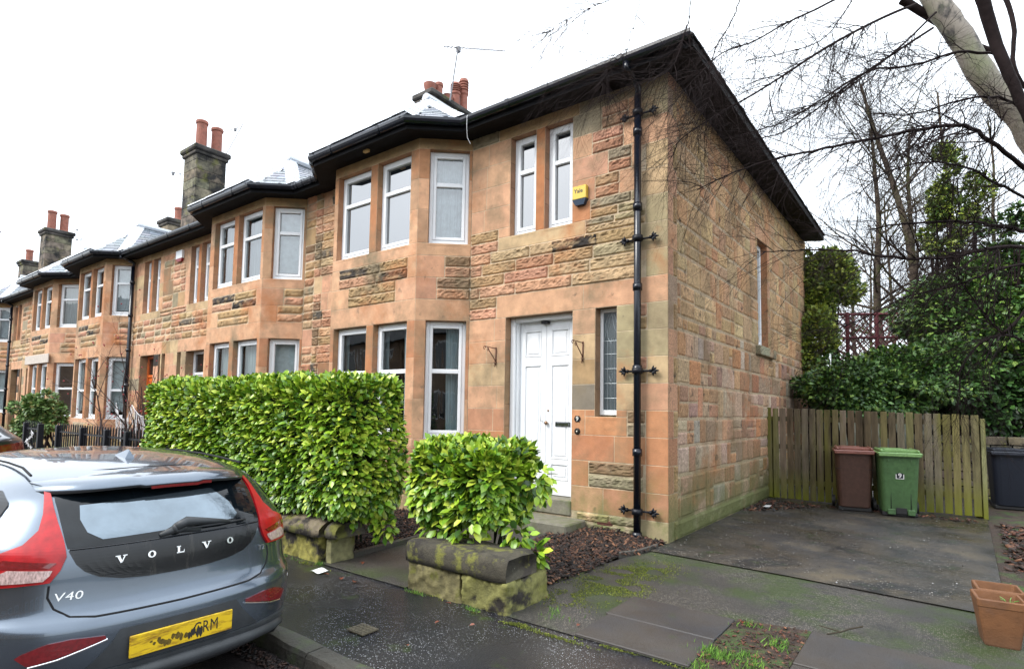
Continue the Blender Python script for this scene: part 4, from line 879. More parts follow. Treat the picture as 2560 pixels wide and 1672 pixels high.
def hedge(name, x0, x1, y0, y1, z0, z1, n, size, seed, bulge=.07, extra=(), **tags):
    rg = np.random.default_rng(seed); H = empty(name, ((x0+x1)/2, (y0+y1)/2, 0), **tags)
    cx, cy, cz = (x0+x1)/2, (y0+y1)/2, (z0+z1)/2; h = np.array([(x1-x0)/2, (y1-y0)/2, (z1-z0)/2])
    ar = np.array([h[1]*h[2], h[0]*h[2], h[0]*h[1]]); pr = ar/ar.sum(); ax = rg.choice(3, n, p=pr); sg = np.where(rg.random(n) < .5, -1, 1)
    keep = ~((ax == 1) & (sg == 1) & (rg.random(n) < .4)); ax = ax[keep]; sg = sg[keep]; n = len(ax)
    p = rg.uniform(-1, 1, (n, 3))*h; p[np.arange(n), ax] = sg*h[ax]
    rnd = .16; q = np.clip(p, -h+rnd, h-rnd); d = p-q; d /= np.linalg.norm(d, axis=1, keepdims=True)+1e-9
    p = q+d*rnd
    f = np.array([noise.noise(Vector((a*1.4+seed, b*1.4, c*1.6)))*1.2+noise.noise(Vector((a*4, b*4+seed, c*4)))*.6 for a, b, c in p])
    depth = rg.exponential(.045, n)-.02
    dn = d*(bulge*f-depth)[:, None]; P = p+dn+np.array([cx, cy, cz])
    tn = rg.normal(0, 1, (n, 3)); A = d*.75+tn*.48+np.array([0, 0, -.05]); A[p[:, 2] > h[2]-.25] += np.array([0, 0, .55]); A[p[:, 2] < -h[2]+.35] += np.array([0, -.1, -.5])
    Nn = np.array([0, -.25, .8])+d*.45+rg.normal(0, .28, (n, 3))
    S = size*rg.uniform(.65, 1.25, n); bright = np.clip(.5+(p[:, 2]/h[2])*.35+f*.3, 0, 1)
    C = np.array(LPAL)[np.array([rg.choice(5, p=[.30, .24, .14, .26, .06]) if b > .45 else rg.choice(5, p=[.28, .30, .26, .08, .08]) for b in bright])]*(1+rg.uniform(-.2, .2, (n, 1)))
    C = C*(1-.0*depth[:, None])
    for (ex, ey, ez, er, en) in extra:   # trailing shoots
        e = rg.normal(0, 1, (en, 3)); e /= np.linalg.norm(e, axis=1, keepdims=True); ep = np.array([ex, ey, ez])+e*er*rg.uniform(.4, 1, (en, 1))*np.array([1, .8, 1.2])
        P = np.vstack([P, ep]); A = np.vstack([A, e*.7+rg.normal(0, .4, (en, 3))+np.array([0, -.1, -.35])]); Nn = np.vstack([Nn, np.array([0, -.3, .8])+rg.normal(0, .25, (en, 3))]); S = np.append(S, size*rg.uniform(.8, 1.3, en)); C = np.vstack([C, leafcols(en, LPAL, [.3, .3, .15, .2, .05])])
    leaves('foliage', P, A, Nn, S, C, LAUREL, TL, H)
    # stems, plus a near-black core block that puts the inner shade into colour
    mb = MB(); i = .13
    random.seed(seed)
    for k in range(int((x1-x0)*9)):
        bx = random.uniform(x0+.15, x1-.15); by = random.uniform(cy-.1, cy+.1); pts = [(bx, by, .15)]
        for j in range(6): t = (j+1)/6; pts.append((bx+random.uniform(-.12, .12)*t*2, by+random.uniform(-.2, .2)*t, .15+(z1-.25)*t))
        mb.tube(pts, [.014*(1-j/9) for j in range(7)], 5)
    mb.bbox(x0+.16, x1-.16, y0+.16, y1-.16, z0+.16, z1-.14, .08); mb.obj('twigs', mat('hedge_stem_and_shade', (.012, .018, .006), rough=1, noise_amt=.6, noise_scale=14, bump=.05, bump_scale=12), H)
    return H
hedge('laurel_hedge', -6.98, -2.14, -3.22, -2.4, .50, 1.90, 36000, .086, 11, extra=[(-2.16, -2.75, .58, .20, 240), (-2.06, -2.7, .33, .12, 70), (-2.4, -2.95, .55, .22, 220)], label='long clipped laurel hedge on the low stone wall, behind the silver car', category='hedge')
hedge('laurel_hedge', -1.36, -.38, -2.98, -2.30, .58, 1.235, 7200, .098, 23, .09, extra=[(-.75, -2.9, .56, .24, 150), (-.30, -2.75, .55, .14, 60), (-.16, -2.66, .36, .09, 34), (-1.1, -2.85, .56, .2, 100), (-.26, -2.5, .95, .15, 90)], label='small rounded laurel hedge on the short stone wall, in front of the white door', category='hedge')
# bark mulch
def scatter_poly(poly, n, rg):
    P = np.array(poly); lo, hi = P.min(0), P.max(0); out_ = []
    while len(out_) < n:
        q = rg.uniform(lo, hi); ins = False; j = len(P)-1
        for i in range(len(P)):
            if (P[i, 1] > q[1]) != (P[j, 1] > q[1]) and q[0] < (P[j, 0]-P[i, 0])*(q[1]-P[i, 1])/(P[j, 1]-P[i, 1])+P[i, 0]: ins = not ins
            j = i
        if ins: out_.append(q)
    return np.array(out_)
def chips(name, poly, n, pal, wts, size, zf, seed, m, T=None, elong=2.8, **tags):
    rg = np.random.default_rng(seed); q = scatter_poly(poly, n, rg)
    a = rg.uniform(0, 6.28, n); til = rg.normal(0, .35, n); A = np.stack([np.cos(a), np.sin(a), til], 1); Nn = np.stack([rg.normal(0, .4, n), rg.normal(0, .4, n), np.ones(n)], 1)
    z = np.array([zf(x, y) for x, y in q])+rg.uniform(0, .02, n); P = np.column_stack([q, z]); S = size*rg.uniform(.5, 1.4, n)
    w_ = .5/elong; V = np.array([[-w_, 0, 0], [w_, 0, 0], [w_*.8, 1, 0], [-w_*.9, .94, 0], [-w_*.8, .05, -.14], [w_, .05, -.14], [w_*.7, .97, -.14], [-w_*.8, .9, -.14]]); F = np.array([[0, 1, 2], [0, 2, 3], [0, 4, 5], [0, 5, 1], [1, 5, 6], [1, 6, 2], [2, 6, 7], [2, 7, 3], [3, 7, 4], [3, 4, 0]])
    C = np.array(pal)[rg.choice(len(pal), n, p=np.array(wts)/sum(wts))]*(1+rg.uniform(-.3, .3, (n, 1)))
    return leaves(name, P, A, Nn, S, C, m, T or (V, F), **tags)
BARK = mat('bark_chips', attr='tone', rough=.7, noise_amt=.2, noise_scale=60)
BPAL = [(.012, .008, .006), (.026, .014, .010), (.075, .032, .018), (.16, .075, .038)]
chips('bark_mulch', [(-1.28, -2.62), (-.26, -2.6), (-.19, -1.8), (-.21, -.95), (-.08, -.68), (-.04, -.05), (-1.12, -.05), (-1.12, -.58), (-1.30, -.60)], 9000, BPAL, [.34, .34, .2, .12], .055, lambda x, y: .012+.05*max(0, min(1, (y+1.6)/1.2))*max(0, 1-abs(x+.75)*1.2), 5, BARK, kind='stuff', label='wet brown bark mulch in the bed between path and drive', category='mulch')
chips('bark_mulch', [(-2.64, -.1), (-2.50, -2.8), (-4.2, -2.8), (-4.2, -.6)], 9000, BPAL, [.45, .35, .14, .06], .055, lambda x, y: .005, 6, BARK, kind='stuff', label='dark bark mulch in the bed beneath the bay window', category='mulch')
# moss and grass
MOSS = mat('moss', attr='tone', rough=.95, noise_amt=.3, noise_scale=80)
def patch(name, centers, n, size, pal, zbase, seed, T=None, up=.9, **tags):
    rg = np.random.default_rng(seed); w_ = np.array([c[4] if len(c) > 4 else 1 for c in centers]); idx = rg.choice(len(centers), n, p=w_/w_.sum()); c = np.array([[a[0], a[1], a[2], a[3]] for a in centers])[idx]
    q = rg.normal(0, .5, (n, 2)); 
    P = np.column_stack([c[:, 0]+q[:, 0]*c[:, 2], c[:, 1]+q[:, 1]*c[:, 3], np.full(n, zbase)])
    kk = np.array([noise.noise(Vector((x*5, y*5, seed))) for x, y, _ in P]) > -.12; P = P[kk]; n = len(P)
    a = rg.uniform(0, 6.28, n); A = np.stack([np.cos(a)*(1-up), np.sin(a)*(1-up), np.full(n, up)], 1)+rg.normal(0, .2, (n, 3)); Nn = np.stack([np.sin(a), -np.cos(a), np.full(n, .3)], 1)
    return leaves(name, P, A, Nn, size*rg.uniform(.4, 1.3, n), leafcols(n, pal, [1]*len(pal), .3), MOSS, T or TD, **tags)
BL = (np.array([[-.06, 0, 0], [.06, 0, 0], [.04, .5, .03], [-.04, .5, .03], [0, 1, -.12]]), np.array([[0, 1, 2], [0, 2, 3], [3, 2, 4]]))
GP = [(.10, .22, .03), (.16, .30, .04), (.06, .14, .02)]; MP = [(.13, .16, .02), (.09, .12, .015), (.20, .22, .03), (.05, .06, .015)]
patch('moss', [(.15, -1.9, .35, .5, 3), (.30, -1.25, .25, .4, 2), (.1, -2.5, .3, .3, 1.2), (.12, -1.45, .18, .2, 1), (.42, -2.0, .2, .3, 1)], 15000, .011, MP, 0, 31, up=.6, kind='stuff', label='yellow green moss creeping over the apron corner by the wall', category='moss')
patch('moss', [(-.9, -3.25, .15, .03, 1), (-.15, -3.30, .12, .03, 2), (.1, -3.28, .12, .03, 1.5), (.45, -3.30, .3, .02, .6), (-2.9, -3.30, .4, .05, 2), (1.0, -3.22, .4, .015, .7)], 6500, .014, MP, -.004, 32, up=.6, kind='stuff', label='thin line of moss along the foot of the garden walls', category='moss')
patch('grass', [(1.55, -2.25, .12, .08, 1), (1.48, -2.9, .12, .15, 3), (1.62, -2.75, .1, .1, 1.2), (1.75, -2.5, .1, .12, 1.5), (1.70, -2.95, .1, .1, .8), (1.52, -3.1, .14, .1, 2.5)], 1500, .048, GP, .004, 33, T=BL, up=.75, kind='stuff', label='sparse bright grass in the bare soil between the paving slabs', category='grass')
patch('grass', [(-3.0, -3.3, .3, .05, 2), (-1.0, -3.27, .12, .02, .5), (-.35, -3.27, .1, .02, .6), (.2, -2.9, .2, .15, 1), (3.6, .5, .3, .8, 1), (-2.4, -3.25, .06, .04, .5)], 900, .035, GP, .0, 34, T=BL, up=.75, kind='stuff', label='small green weeds sprouting along the wall bases', category='weeds')
# leaf litter on the verge by the drive and in the apron
LEAFB = mat('dead_leaf', attr='tone', rough=.75)
LP2 = [(.10, .035, .02), (.045, .022, .014), (.16, .07, .035), (.02, .014, .01)]
chips('leaf_litter', [(3.25, 1.2), (5.5, -.5), (6, 4.5), (3.35, 4.5)], 4500, LP2, [.2, .4, .1, .3], .06, lambda x, y: 0., 41, LEAFB, elong=1.5, kind='stuff', label='brown leaf litter on the soil verge right of the drive', category='leaf litter')
chips('leaf_litter', [(1.395, -2.15), (1.89, -2.05), (1.89, -3.2), (1.4, -3.2)], 500, LP2, [.3, .4, .1, .2], .022, lambda x, y: .004, 42, LEAFB, elong=1.6, kind='stuff', label='crumbled brown leaves on the bare soil patch', category='leaf litter')
chips('leaf_litter', [(.0, 4.62), (3.1, 4.62), (3.1, 4.4), (1.0, 4.45), (.3, 3.2), (.0, 3.0)], 420, LP2, [.3, .3, .1, .3], .05, lambda x, y: .012, 43, LEAFB, elong=1.5, kind='stuff', label='damp leaves gathered along the foot of the timber fence', category='leaf litter')
chips('grit', [(0.05, -.45), (2.8, -.6), (3.1, 4.3), (.1, 4.3)], 700, [(.25, .24, .22), (.05, .04, .03), (.4, .4, .4)], [.3, .6, .1], .012, lambda x, y: .013, 44, LEAFB, elong=1.4, kind='stuff', label='scattered grit and crumbs on the dark drive', category='grit')
chips('gutter_debris', [(-6, -4.60), (.5, -4.60), (.5, -4.78), (-1.0, -4.72), (-6, -4.8)], 2600, [(.03, .015, .012), (.05, .025, .018), (.012, .010, .010)], [.4, .3, .3], .03, lambda x, y: -.098, 45, LEAFB, elong=1.7, kind='stuff', label='wet rotted leaves lying in the road along the kerb', category='leaf litter')
mb = MB(); T0, F0 = leaf_tmpl(.42, .22, -.05)
mb.add([tuple(v) for v in T0], [tuple(f) for f in F0]); fl0 = None
FL = [(-1.62, -3.43, .6, 'orange dead leaf lying alone in the middle of the wet pavement', .085), (-2.0, -3.42, 2.2, 'small brown leaf on the pavement right of the paper scrap', .06), (-1.83, -3.40, 4, 'curled brown leaf near the path mouth', .06), (-2.06, -2.98, 1, 'red brown leaf on the garden path by the left wall end', .07), (-1.55, -2.1, 2.5, 'leaf on the garden path close to the right edging', .05), (-.35, -3.62, 3, 'pale leaf on the pavement in front of the short wall', .05), (-.12, -3.55, 5, 'grey crumpled leaf on the pavement below the wall corner', .05), (-.20, -4.08, 1.2, 'brown leaf on the pavement right of the stopcock cover', .045), (1.45, -2.2, .3, 'pink brown leaf at the top of the grass patch', .06), (-.55, -3.28, 2, 'orange leaf against the foot of the short wall', .05), (-.03, -2.65, 1.4, 'long rust coloured leaf beside the short wall end', .10), (.5, -3.05, 0, 'tiny leaf in the moss below the slab', .04)]
for i, (x, y, a, lb, sz) in enumerate(FL):
    if i == 0: fl0 = mb.obj('fallen_leaf', mat('fallen_leaf_brown', (.15, .042, .018), rough=.5, noise_amt=.3, noise_scale=40)); o = fl0
    else: o = fl0.copy(); COL.objects.link(o)
    o.location = (x, y, .012); o.rotation_euler = (random.uniform(-.3, .3), .2, a); o.scale = (sz,)*3; tag(o, label=lb, category='leaf', group='fallen leaves')
mb = MB(); mb.tube([(2.0, -2.05, .02), (2.08, -1.98, .035), (2.12, -1.86, .03), (2.2, -1.8, .05)], .006, 5); mb.tube([(2.08, -1.98, .035), (1.93, -1.93, .03)], .004, 5); mb.obj('fallen_twig', TWIG, label='dark forked twig lying on the concrete apron', category='twig')
# ------------------------------------------------------------------ timber fence
WOOD = mat('weathered_fence_wood', attr='tone', rough=.85, noise_amt=.32, noise_scale=9, stretch=(3, 3, .35), spec=.2, bump=.003, bump_scale=60, stains=[((.15, .16, .012), 1.2, .25, .5, .0, .62), ((.13, .125, .03), .8, .50, .66, None, None), ((.04, .03, .02), 2.0, .52, .72, None, None)])
FE = empty('timber_fence', (1.5, 4.95, 0), label='greenish vertical board timber fence across the drive, from the side wall to the bins', category='fence')
A, B = Vector((-.02, 4.97)), Vector((3.21, 4.93)); nB = 26; random.seed(12)
rl = MB(); rl.box(.0, 3.2, 5.0, 5.04, 1.47, 1.56, (.12, .10, .06)); rl.box(.0, 3.2, 5.0, 5.04, .95, 1.04, (.12, .10, .06)); rl.box(.0, 3.2, 5.0, 5.04, .30, .39, (.12, .10, .06)); rl.obj('rail', WOOD, FE, attr='tone')
for x in (0.06, 1.6, 3.14):
    p = MB(); p.bbox(x-.045, x+.045, 5.045, 5.13, -.1, 1.55, .008, (.12, .10, .06)); p.obj('post', WOOD, FE, attr='tone')
for i in range(nB):
    x0 = -.02+i*.1237; w_ = .1+random.uniform(-.004, .006); zt = 1.725-.0035*i+random.uniform(-.008, .008); zb = .03+random.uniform(-.01, .01); t = random.uniform(-.004, .004); lean = random.uniform(-.006, .006)
    c = random.choice([(.15, .12, .08), (.12, .092, .055), (.16, .135, .07), (.15, .13, .06), (.11, .082, .052), (.17, .14, .10)])
    p = MB(); M = Matrix.Translation((x0+w_/2, 4.97+t, 0)) @ Matrix.Rotation(lean, 4, 'Y')
    if i == nB-1: zt -= .0; 
    p.bbox(-w_/2, w_/2, 0, .022, zb, zt, .004, vary(c, .15), M=M); p.obj('board', WOOD, FE, attr='tone')
p = MB(); p.bbox(3.185, 3.245, 4.94, 5.06, .0, 1.58, .006, (.20, .20, .10)); p.obj('end_board', WOOD, FE, attr='tone')
# ------------------------------------------------------------------ wheelie bins
def bin_(loc, rz, body, lid, label, number=None, panel=False, seam=False):
    H = empty('wheelie_bin', loc, label=label, category='wheelie bin', group='wheelie bins'); H.rotation_euler = (0, 0, rz); H['_rot'] = 1
    H.matrix_basis = Matrix.Translation(loc) @ Matrix.Rotation(rz, 4, 'Z'); LM = Matrix.Translation(loc) @ Matrix.Rotation(rz, 4, 'Z')
    def put(mb, name, m, par=H, **k):
        mb.v = [tuple(LM @ Vector(p)) for p in mb.v]; return mb.obj(name, m, par, **k)
    mb = MB(); n = 24; rows = [(.06, .22, .235, -.01), (.075, .235, .25, -.01), (.5, .255, .29, -.015), (.86, .272, .325, -.02), (.93, .276, .335, -.02), (.935, .292, .352, -.02), (.975, .292, .352, -.02), (.98, .28, .34, -.02)]; vs = []
    for z, hx, hy, cy in rows:
        for k in range(n):
            a = 2*math.pi*(k+.5)/n; ca, sa = math.cos(a), math.sin(a); e = .28
            vs.append((math.copysign(abs(ca)**e, ca)*hx, cy+math.copysign(abs(sa)**e, sa)*hy, z))
    mb.add(vs, [(r*n+k, r*n+(k+1) % n, (r+1)*n+(k+1) % n, (r+1)*n+k) for r in range(len(rows)-1) for k in range(n)]+[tuple(range(n-1, -1, -1)), tuple(range((len(rows)-1)*n, len(rows)*n))])
    for x in (-.15, 0, .15): mb.bbox(x-.012, x+.012, -.352, -.33, .86, .935, .003)
    mb.bbox(-.235, .235, -.315, -.30, .855, .87, .004)
    if panel:
        pts = [(-.12, .12), (-.12, .36), (-.10, .42), (-.05, .44), (.06, .44), (.12, .42), (.145, .36), (.145, .12)]
        dk = MB(); dk.tube([(x, -.235-(z-.06)*.085-.022, z) for x, z in pts], .008, 6); put(dk, 'groove', BOTD, smooth=True)
        fp = MB(); fp.bbox(-.17, -.06, -.285, -.24, .03, .12, .01); put(fp, 'foot', body); fp = MB(); fp.bbox(.10, .20, -.285, -.24, .03, .12, .01); put(fp, 'foot', body)
        rc = MB(); rc.bbox(-.06, .10, -.268, -.24, .04, .15, .01); put(rc, 'recess', BOTD)
    if seam: sm = MB(); sm.box(-.268, .268, -.323, -.30, .70, .706); put(sm, 'seam', BOTD)
    b_ = put(mb, 'body', body)
    l = MB(); l.bbox(-.30, .30, -.40, .33, .978, 1.015, .014); l.bbox(-.25, .25, -.33, .28, 1.016, 1.05, .03); l.bbox(-.285, .285, -.405, -.385, .955, .985, .005)
    for x in (-.27, .22): l.bbox(x, x+.05, -.37, .31, 1.012, 1.062, .018)
    l.bbox(-.20, .12, -.30, .24, 1.045, 1.062, .012)
    put(l, 'lid', lid)
    w_ = MB(); 
    for sg in (-1, 1):
        w_ = MB(); w_.tube([(sg*.27, .21, .10), (sg*.315, .21, .10)], .10, 20); w_.tube([(sg*.268, .21, .10), (sg*.318, .21, .10)], .035, 12); put(w_, 'wheel', BOTD, smooth=False)
    w_ = MB(); w_.bbox(-.25, .25, .10, .24, .02, .10, .01); w_.tube([(-.29, .21, .10), (.29, .21, .10)], .012, 8); w_.bbox(-.24, .24, -.24, .1, .005, .07, .01); put(w_, 'axle_base', BOTD)
    hd = MB(); hd.tube([(-.22, .33, .95), (-.22, .40, 1.0), (.22, .40, 1.0), (.22, .33, .95)], .014, 8); put(hd, 'handle', body, smooth=True)
    if number:
        st = MB(); st.box(-.055, .055, -.3235, -.312, .60, .70); s_o = put(st, 'sticker', mat('sticker_white', (.75, .75, .75), rough=.4)); s2 = MB(); s2.box(-.045, .045, -.3255, -.3237, .609, .691); put(s2, 'sticker_ground', mat('sticker_black', (.01, .01, .02), rough=.4), s_o)
        s3 = MB(); text_mb(s3, number, .10, Matrix.Translation((0, -.327, .65)) @ Matrix.Rotation(math.pi/2, 4, 'X'), .0008, bold=.0004); put(s3, 'digit', MATS['sticker_white'], s_o)
    return H
BOTD = mat('black_rubber', (.012, .012, .013), rough=.6)
BRB = mat('brown_bin_plastic', (.07, .034, .024), rough=.5, noise_amt=.2, noise_scale=20, stains=[((.025, .015, .01), 5, .5, .7, .0, .35)]); BRL = mat('brown_lid_plastic', (.20, .075, .055), rough=.35, noise_amt=.15)
GRB = mat('green_bin_plastic', (.055, .118, .042), rough=.5, noise_amt=.2, noise_scale=20, stains=[((.015, .03, .01), 5, .5, .7, .0, .4)]); GRL = mat('pale_green_lid', (.15, .27, .09), rough=.4, noise_amt=.25, noise_scale=25)
BLB = mat('blue_bin_plastic', (.004, .007, .016), rough=.5); 
bin_((1.46, 4.57, .012), .17, BRB, BRL, 'brown wheelie bin with pink brown lid, left of the green bin', seam=True)
bin_((2.08, 4.47, .012), .20, GRB, GRL, 'green wheelie bin with the number 9 sticker, right of the brown bin', number='9', panel=True)
bin_((3.62, 6.75, .0), .1, BLB, BLB, 'dark blue wheelie bin in shade behind the right end of the fence')
# ------------------------------------------------------------------ terracotta planters (square, tapered)
TERP = mat('terracotta_pot', (.135, .056, .020), rough=.75, noise_amt=.22, noise_scale=8, bump=.003, bump_scale=50, stains=[((.06, .04, .03), 2.5, .30, .6, -.1, .12), ((.13, .06, .03), 7, .55, .7, None, None)])
def planter(x, y, z, rz, label, first=None):
    o = MB(); wt, wb, h, t = .140, .098, .325, .017
    def ring(w_, zz): return [(-w_, -w_, zz), (w_, -w_, zz), (w_, w_, zz), (-w_, w_, zz)]
    def rr(w_, zz, r=.018):
        out_ = []
        for sx, sy, a0 in ((-1, -1, 180), (1, -1, 270), (1, 1, 0), (-1, 1, 90)):
            for q in range(4): a = math.radians(a0+q*30); out_.append((sx*(w_-r)+r*math.cos(a), sy*(w_-r)+r*math.sin(a), zz))
        return out_
    rings = [rr(wb, 0), rr(wb+.003, .01), rr(wt-.005, h-.055), rr(wt-.001, h-.05), rr(wt+.001, h-.006), rr(wt-.004, h), rr(wt-t, h), rr(wt-t-.003, h-.01), rr(wb-t+.005, .12)]; vs = [p for r in rings for p in r]; n = 16
    o.add(vs, [(r*n+k, r*n+(k+1) % n, (r+1)*n+(k+1) % n, (r+1)*n+k) for r in range(len(rings)-1) for k in range(n)]+[tuple(range(n-1, -1, -1))])
    H = o.obj('terracotta_planter', TERP, label=label, category='plant pot', group='square terracotta pots'); H.location = (x, y, z); H.rotation_euler = (0, 0, rz); s = MB(); s.add(rr(wt-t-.012, .24), [tuple(range(16))])
    q = s.obj('soil', SOIL); q.parent = H; return H
pp = planter(2.995, -1.38, .0, .12, 'front square terracotta pot, nearer the camera, at the right edge of the drive')
planter(3.01, -1.07, .0, .10, 'rear square terracotta pot, just behind the front one at the right edge')
wd = MB(); 
for k in range(5): a = k*1.2; wd.tube([(3.06, -1.36, .24), (3.06+.03*math.cos(a), -1.36+.03*math.sin(a), .30), (3.06+.06*math.cos(a), -1.36+.06*math.sin(a), .31)], .003, 4, )
wd.obj('seedling', mat('seedling_green', (.10, .22, .04), rough=.6), pp)
# ------------------------------------------------------------------ black railings of the next garden
def railing(x0, x1, label, dens=.125, ztop=1.17, wide=()):
    H = empty('iron_railing', ((x0+x1)/2, -3.05, 0), label=label, category='railing', group='black garden railings')
    r = MB(); r.box(x0, x1, -3.07, -3.03, ztop-.16, ztop-.13); r.obj('top_rail', IRON, H); r = MB(); r.box(x0, x1, -3.07, -3.03, .33, .36); r.obj('bottom_rail', IRON, H)
    n = int((x1-x0)/dens)
    for i in range(n+1):
        x = x0+.02+(x1-x0-.04)*i/n; b = MB(); b.box(x-.009, x+.009, -3.071, -3.053, .05, ztop); b.v += [(x, -3.062, ztop+.035)]; b.c.append((1, 1, 1)); k = len(b.v)-1; b.f += [(4, 5, k), (5, 7, k), (7, 6, k), (6, 4, k)]; b.mi += [0]*4; b.obj('bar', IRON, H)
    for x in wide: b = MB(); b.bbox(x-.05, x+.05, -3.11, -3.01, 0, ztop-.02, .008); b.obj('post', IRON, H)
    return H
railing(-11.52, -7.35, 'long black iron railing left of the big hedge', wide=(-11.47, -10.1, -8.9, -8.0))
railing(-13.75, -12.62, 'short black iron railing panel left of the garden gate gap, with white bows', wide=(-12.66, -13.7))
# low wall of small stones / gate
G = empty('garden_gate', (-12.1, -2.6, 0), label='open black iron garden gate between the two railings', category='gate')
g = MB(); g.box(-12.05, -12.02, -3.0, -2.1, .9, .93); g.box(-12.05, -12.02, -3.0, -2.1, .12, .15); g.box(-12.05, -12.02, -3.0, -2.1, .5, .53); g.obj('gate_rails', IRON, G)
for k in range(8): g = MB(); y = -3.0+k*.128; g.box(-12.045, -12.025, y-.01, y+.01, .1, .98); g.obj('bar', IRON, G)
# white garland decoration
LIGHTW = mat('white_garland_plastic', (.8, .8, .82), rough=.4)
g = MB(); random.seed(4)
for k in range(60):
    t = k/60; x = -13.15+.20*math.sin(t*9)+random.uniform(-.06, .06); z = .50+t*.48; c = Vector((x, -3.12, z)); d = Vector((random.uniform(-1, 1), random.uniform(-.3, .3), random.uniform(-1, 1))).normalized()*.035; g.tube([c-d, c, c+d], [.003, .007, .003], 4)
g.obj('garland', LIGHTW, label='white bow garland tied on the short black railing panel', category='garland')
g = MB(); 
for (a, b, n_, dr) in (((-11.9, -1.95, 1.62), (-10.4, -2.3, 1.30), 20, .5), ((-10.4, -2.3, 1.30), (-9.9, -2.35, 1.58), 8, .3), ((-9.9, -2.35, 1.58), (-8.9, -2.4, 1.42), 12, .5)):
    a, b = Vector(a), Vector(b); pr_ = a
    for i in range(n_+1):
        t = i/n_; p = a.lerp(b, t)-Vector((0, 0, .12*math.sin(math.pi*t)))
        if i: g.tube([pr_, p], .005, 4, cap=False)
        pr_ = p
        if i % 1 == 0:
            q = [p]; L = random.uniform(.15, dr)
            for s_ in range(4): q.append(q[-1]+Vector((random.uniform(-.05, .05), 0, -L/4)))
            g.tube(q, .005, 4)
g.obj('icicle_light_string', LIGHTW, label='white icicle light string hung through the rose-hip shrub', category='light string')
# ------------------------------------------------------------------ generic branching
def grow(mb, p, d, L, r, lvl, rg, droop=0., spread=.6, nseg=5, kids=(3, 5), tips=None, wig=.18, shrink=.62, up=0.):
    pts = [Vector(p)]; R = [r]; d = Vector(d).normalized()
    for i in range(nseg):
        d = (d+Vector((rg.uniform(-wig, wig), rg.uniform(-wig, wig), rg.uniform(-wig, wig)-droop+up))).normalized(); pts.append(pts[-1]+d*L/nseg); R.append(r*(1-.72*(i+1)/nseg))
    mb.tube(pts, R, 5 if r > .02 else 3, cap=False)
    if lvl <= 0:
        if tips is not None: tips.append((pts[-1], d))
        return
    for k in range(rg.randint(*kids)):
        t = rg.uniform(.25, 1); i = min(nseg-1, int(t*nseg)); q = pts[i].lerp(pts[i+1], t*nseg-i); dd = (pts[i+1]-pts[i]).normalized(); s = Vector((rg.gauss(0, 1), rg.gauss(0, 1), rg.gauss(0, 1))); s = (s-dd*s.dot(dd)).normalized()
        grow(mb, q, dd+s*spread*rg.uniform(.6, 1.4), L*shrink*rg.uniform(.7, 1.2), R[i]*.62, lvl-1, rg, droop, spread, nseg, kids, tips, wig, shrink, up)
BARKB = mat('birch_bark', (.27, .235, .20), col2=(.16, .145, .12), rough=.75, noise_scale=9, noise_amt=.25, bump=.01, bump_scale=25, stretch=(1, 1, .5), stains=[((.03, .028, .03), 2.6, .52, .60, None, None), ((.16, .17, .10), 1.6, .55, .7, None, None)])
TWG = mat('dark_twig_bark', (.016, .011, .011), rough=.85, spec=.08, noise_amt=.4, noise_scale=8)
GREYB = mat('grey_bark', (.075, .058, .045), rough=.9, spec=.1, noise_amt=.3, noise_scale=6, stains=[((.06, .07, .02), 1.2, .5, .65, None, None)])
# ---- birch with branches over the corner of the house
BT = empty('birch_tree', (5.2, 1.0, 0), label='leaning birch with pale bark and long drooping bare twigs, at the right edge', category='tree', group='bare trees')
def pxs(lst): return [PX(1350+u/1.967, v/1.967, dd) for u, v, dd in lst]
tr = [PX(2270, -120, 6.9), PX(2341, 5, 6.8), PX(2400, 90, 6.75), PX(2470, 208, 6.7), PX(2560, 305, 6.65), PX(2640, 460, 6.6), PX(2690, 640, 6.6)]
base = Vector((tr[-1].x+.5, tr[-1].y+.3, -.1)); tr += [tr[-1].lerp(base, .5)+Vector((.1, 0, 0)), base]
def smooth_pts(p, n=4):
    o = []
    for i in range(len(p)-1):
        a, b, c, d = p[max(0, i-1)], p[i], p[i+1], p[min(len(p)-1, i+2)]
        for k in range(n):
            t = k/n; o.append(.5*((2*b)+(c-a)*t+(2*a-5*b+4*c-d)*t*t+(3*b-a-3*c+d)*t**3))
    return o+[p[-1]]
def bumpy(mb, pts, R, n=14, amp=.012):
    k0 = len(mb.v); mb.tube(pts, R, n)
    for i in range(k0, len(mb.v)):
        v = Vector(mb.v[i]); mb.v[i] = tuple(v+Vector((noise.noise(v*5), noise.noise(v*5+Vector((9, 0, 0))), 0))*amp*2)
sp = smooth_pts(tr); n_ = len(sp); m = MB(); bumpy(m, sp, [.108+.075*i/n_ for i in range(n_)]); 
m.obj('trunk', BARKB, BT, smooth=True)
lim = MB(); rg = random.Random(21)
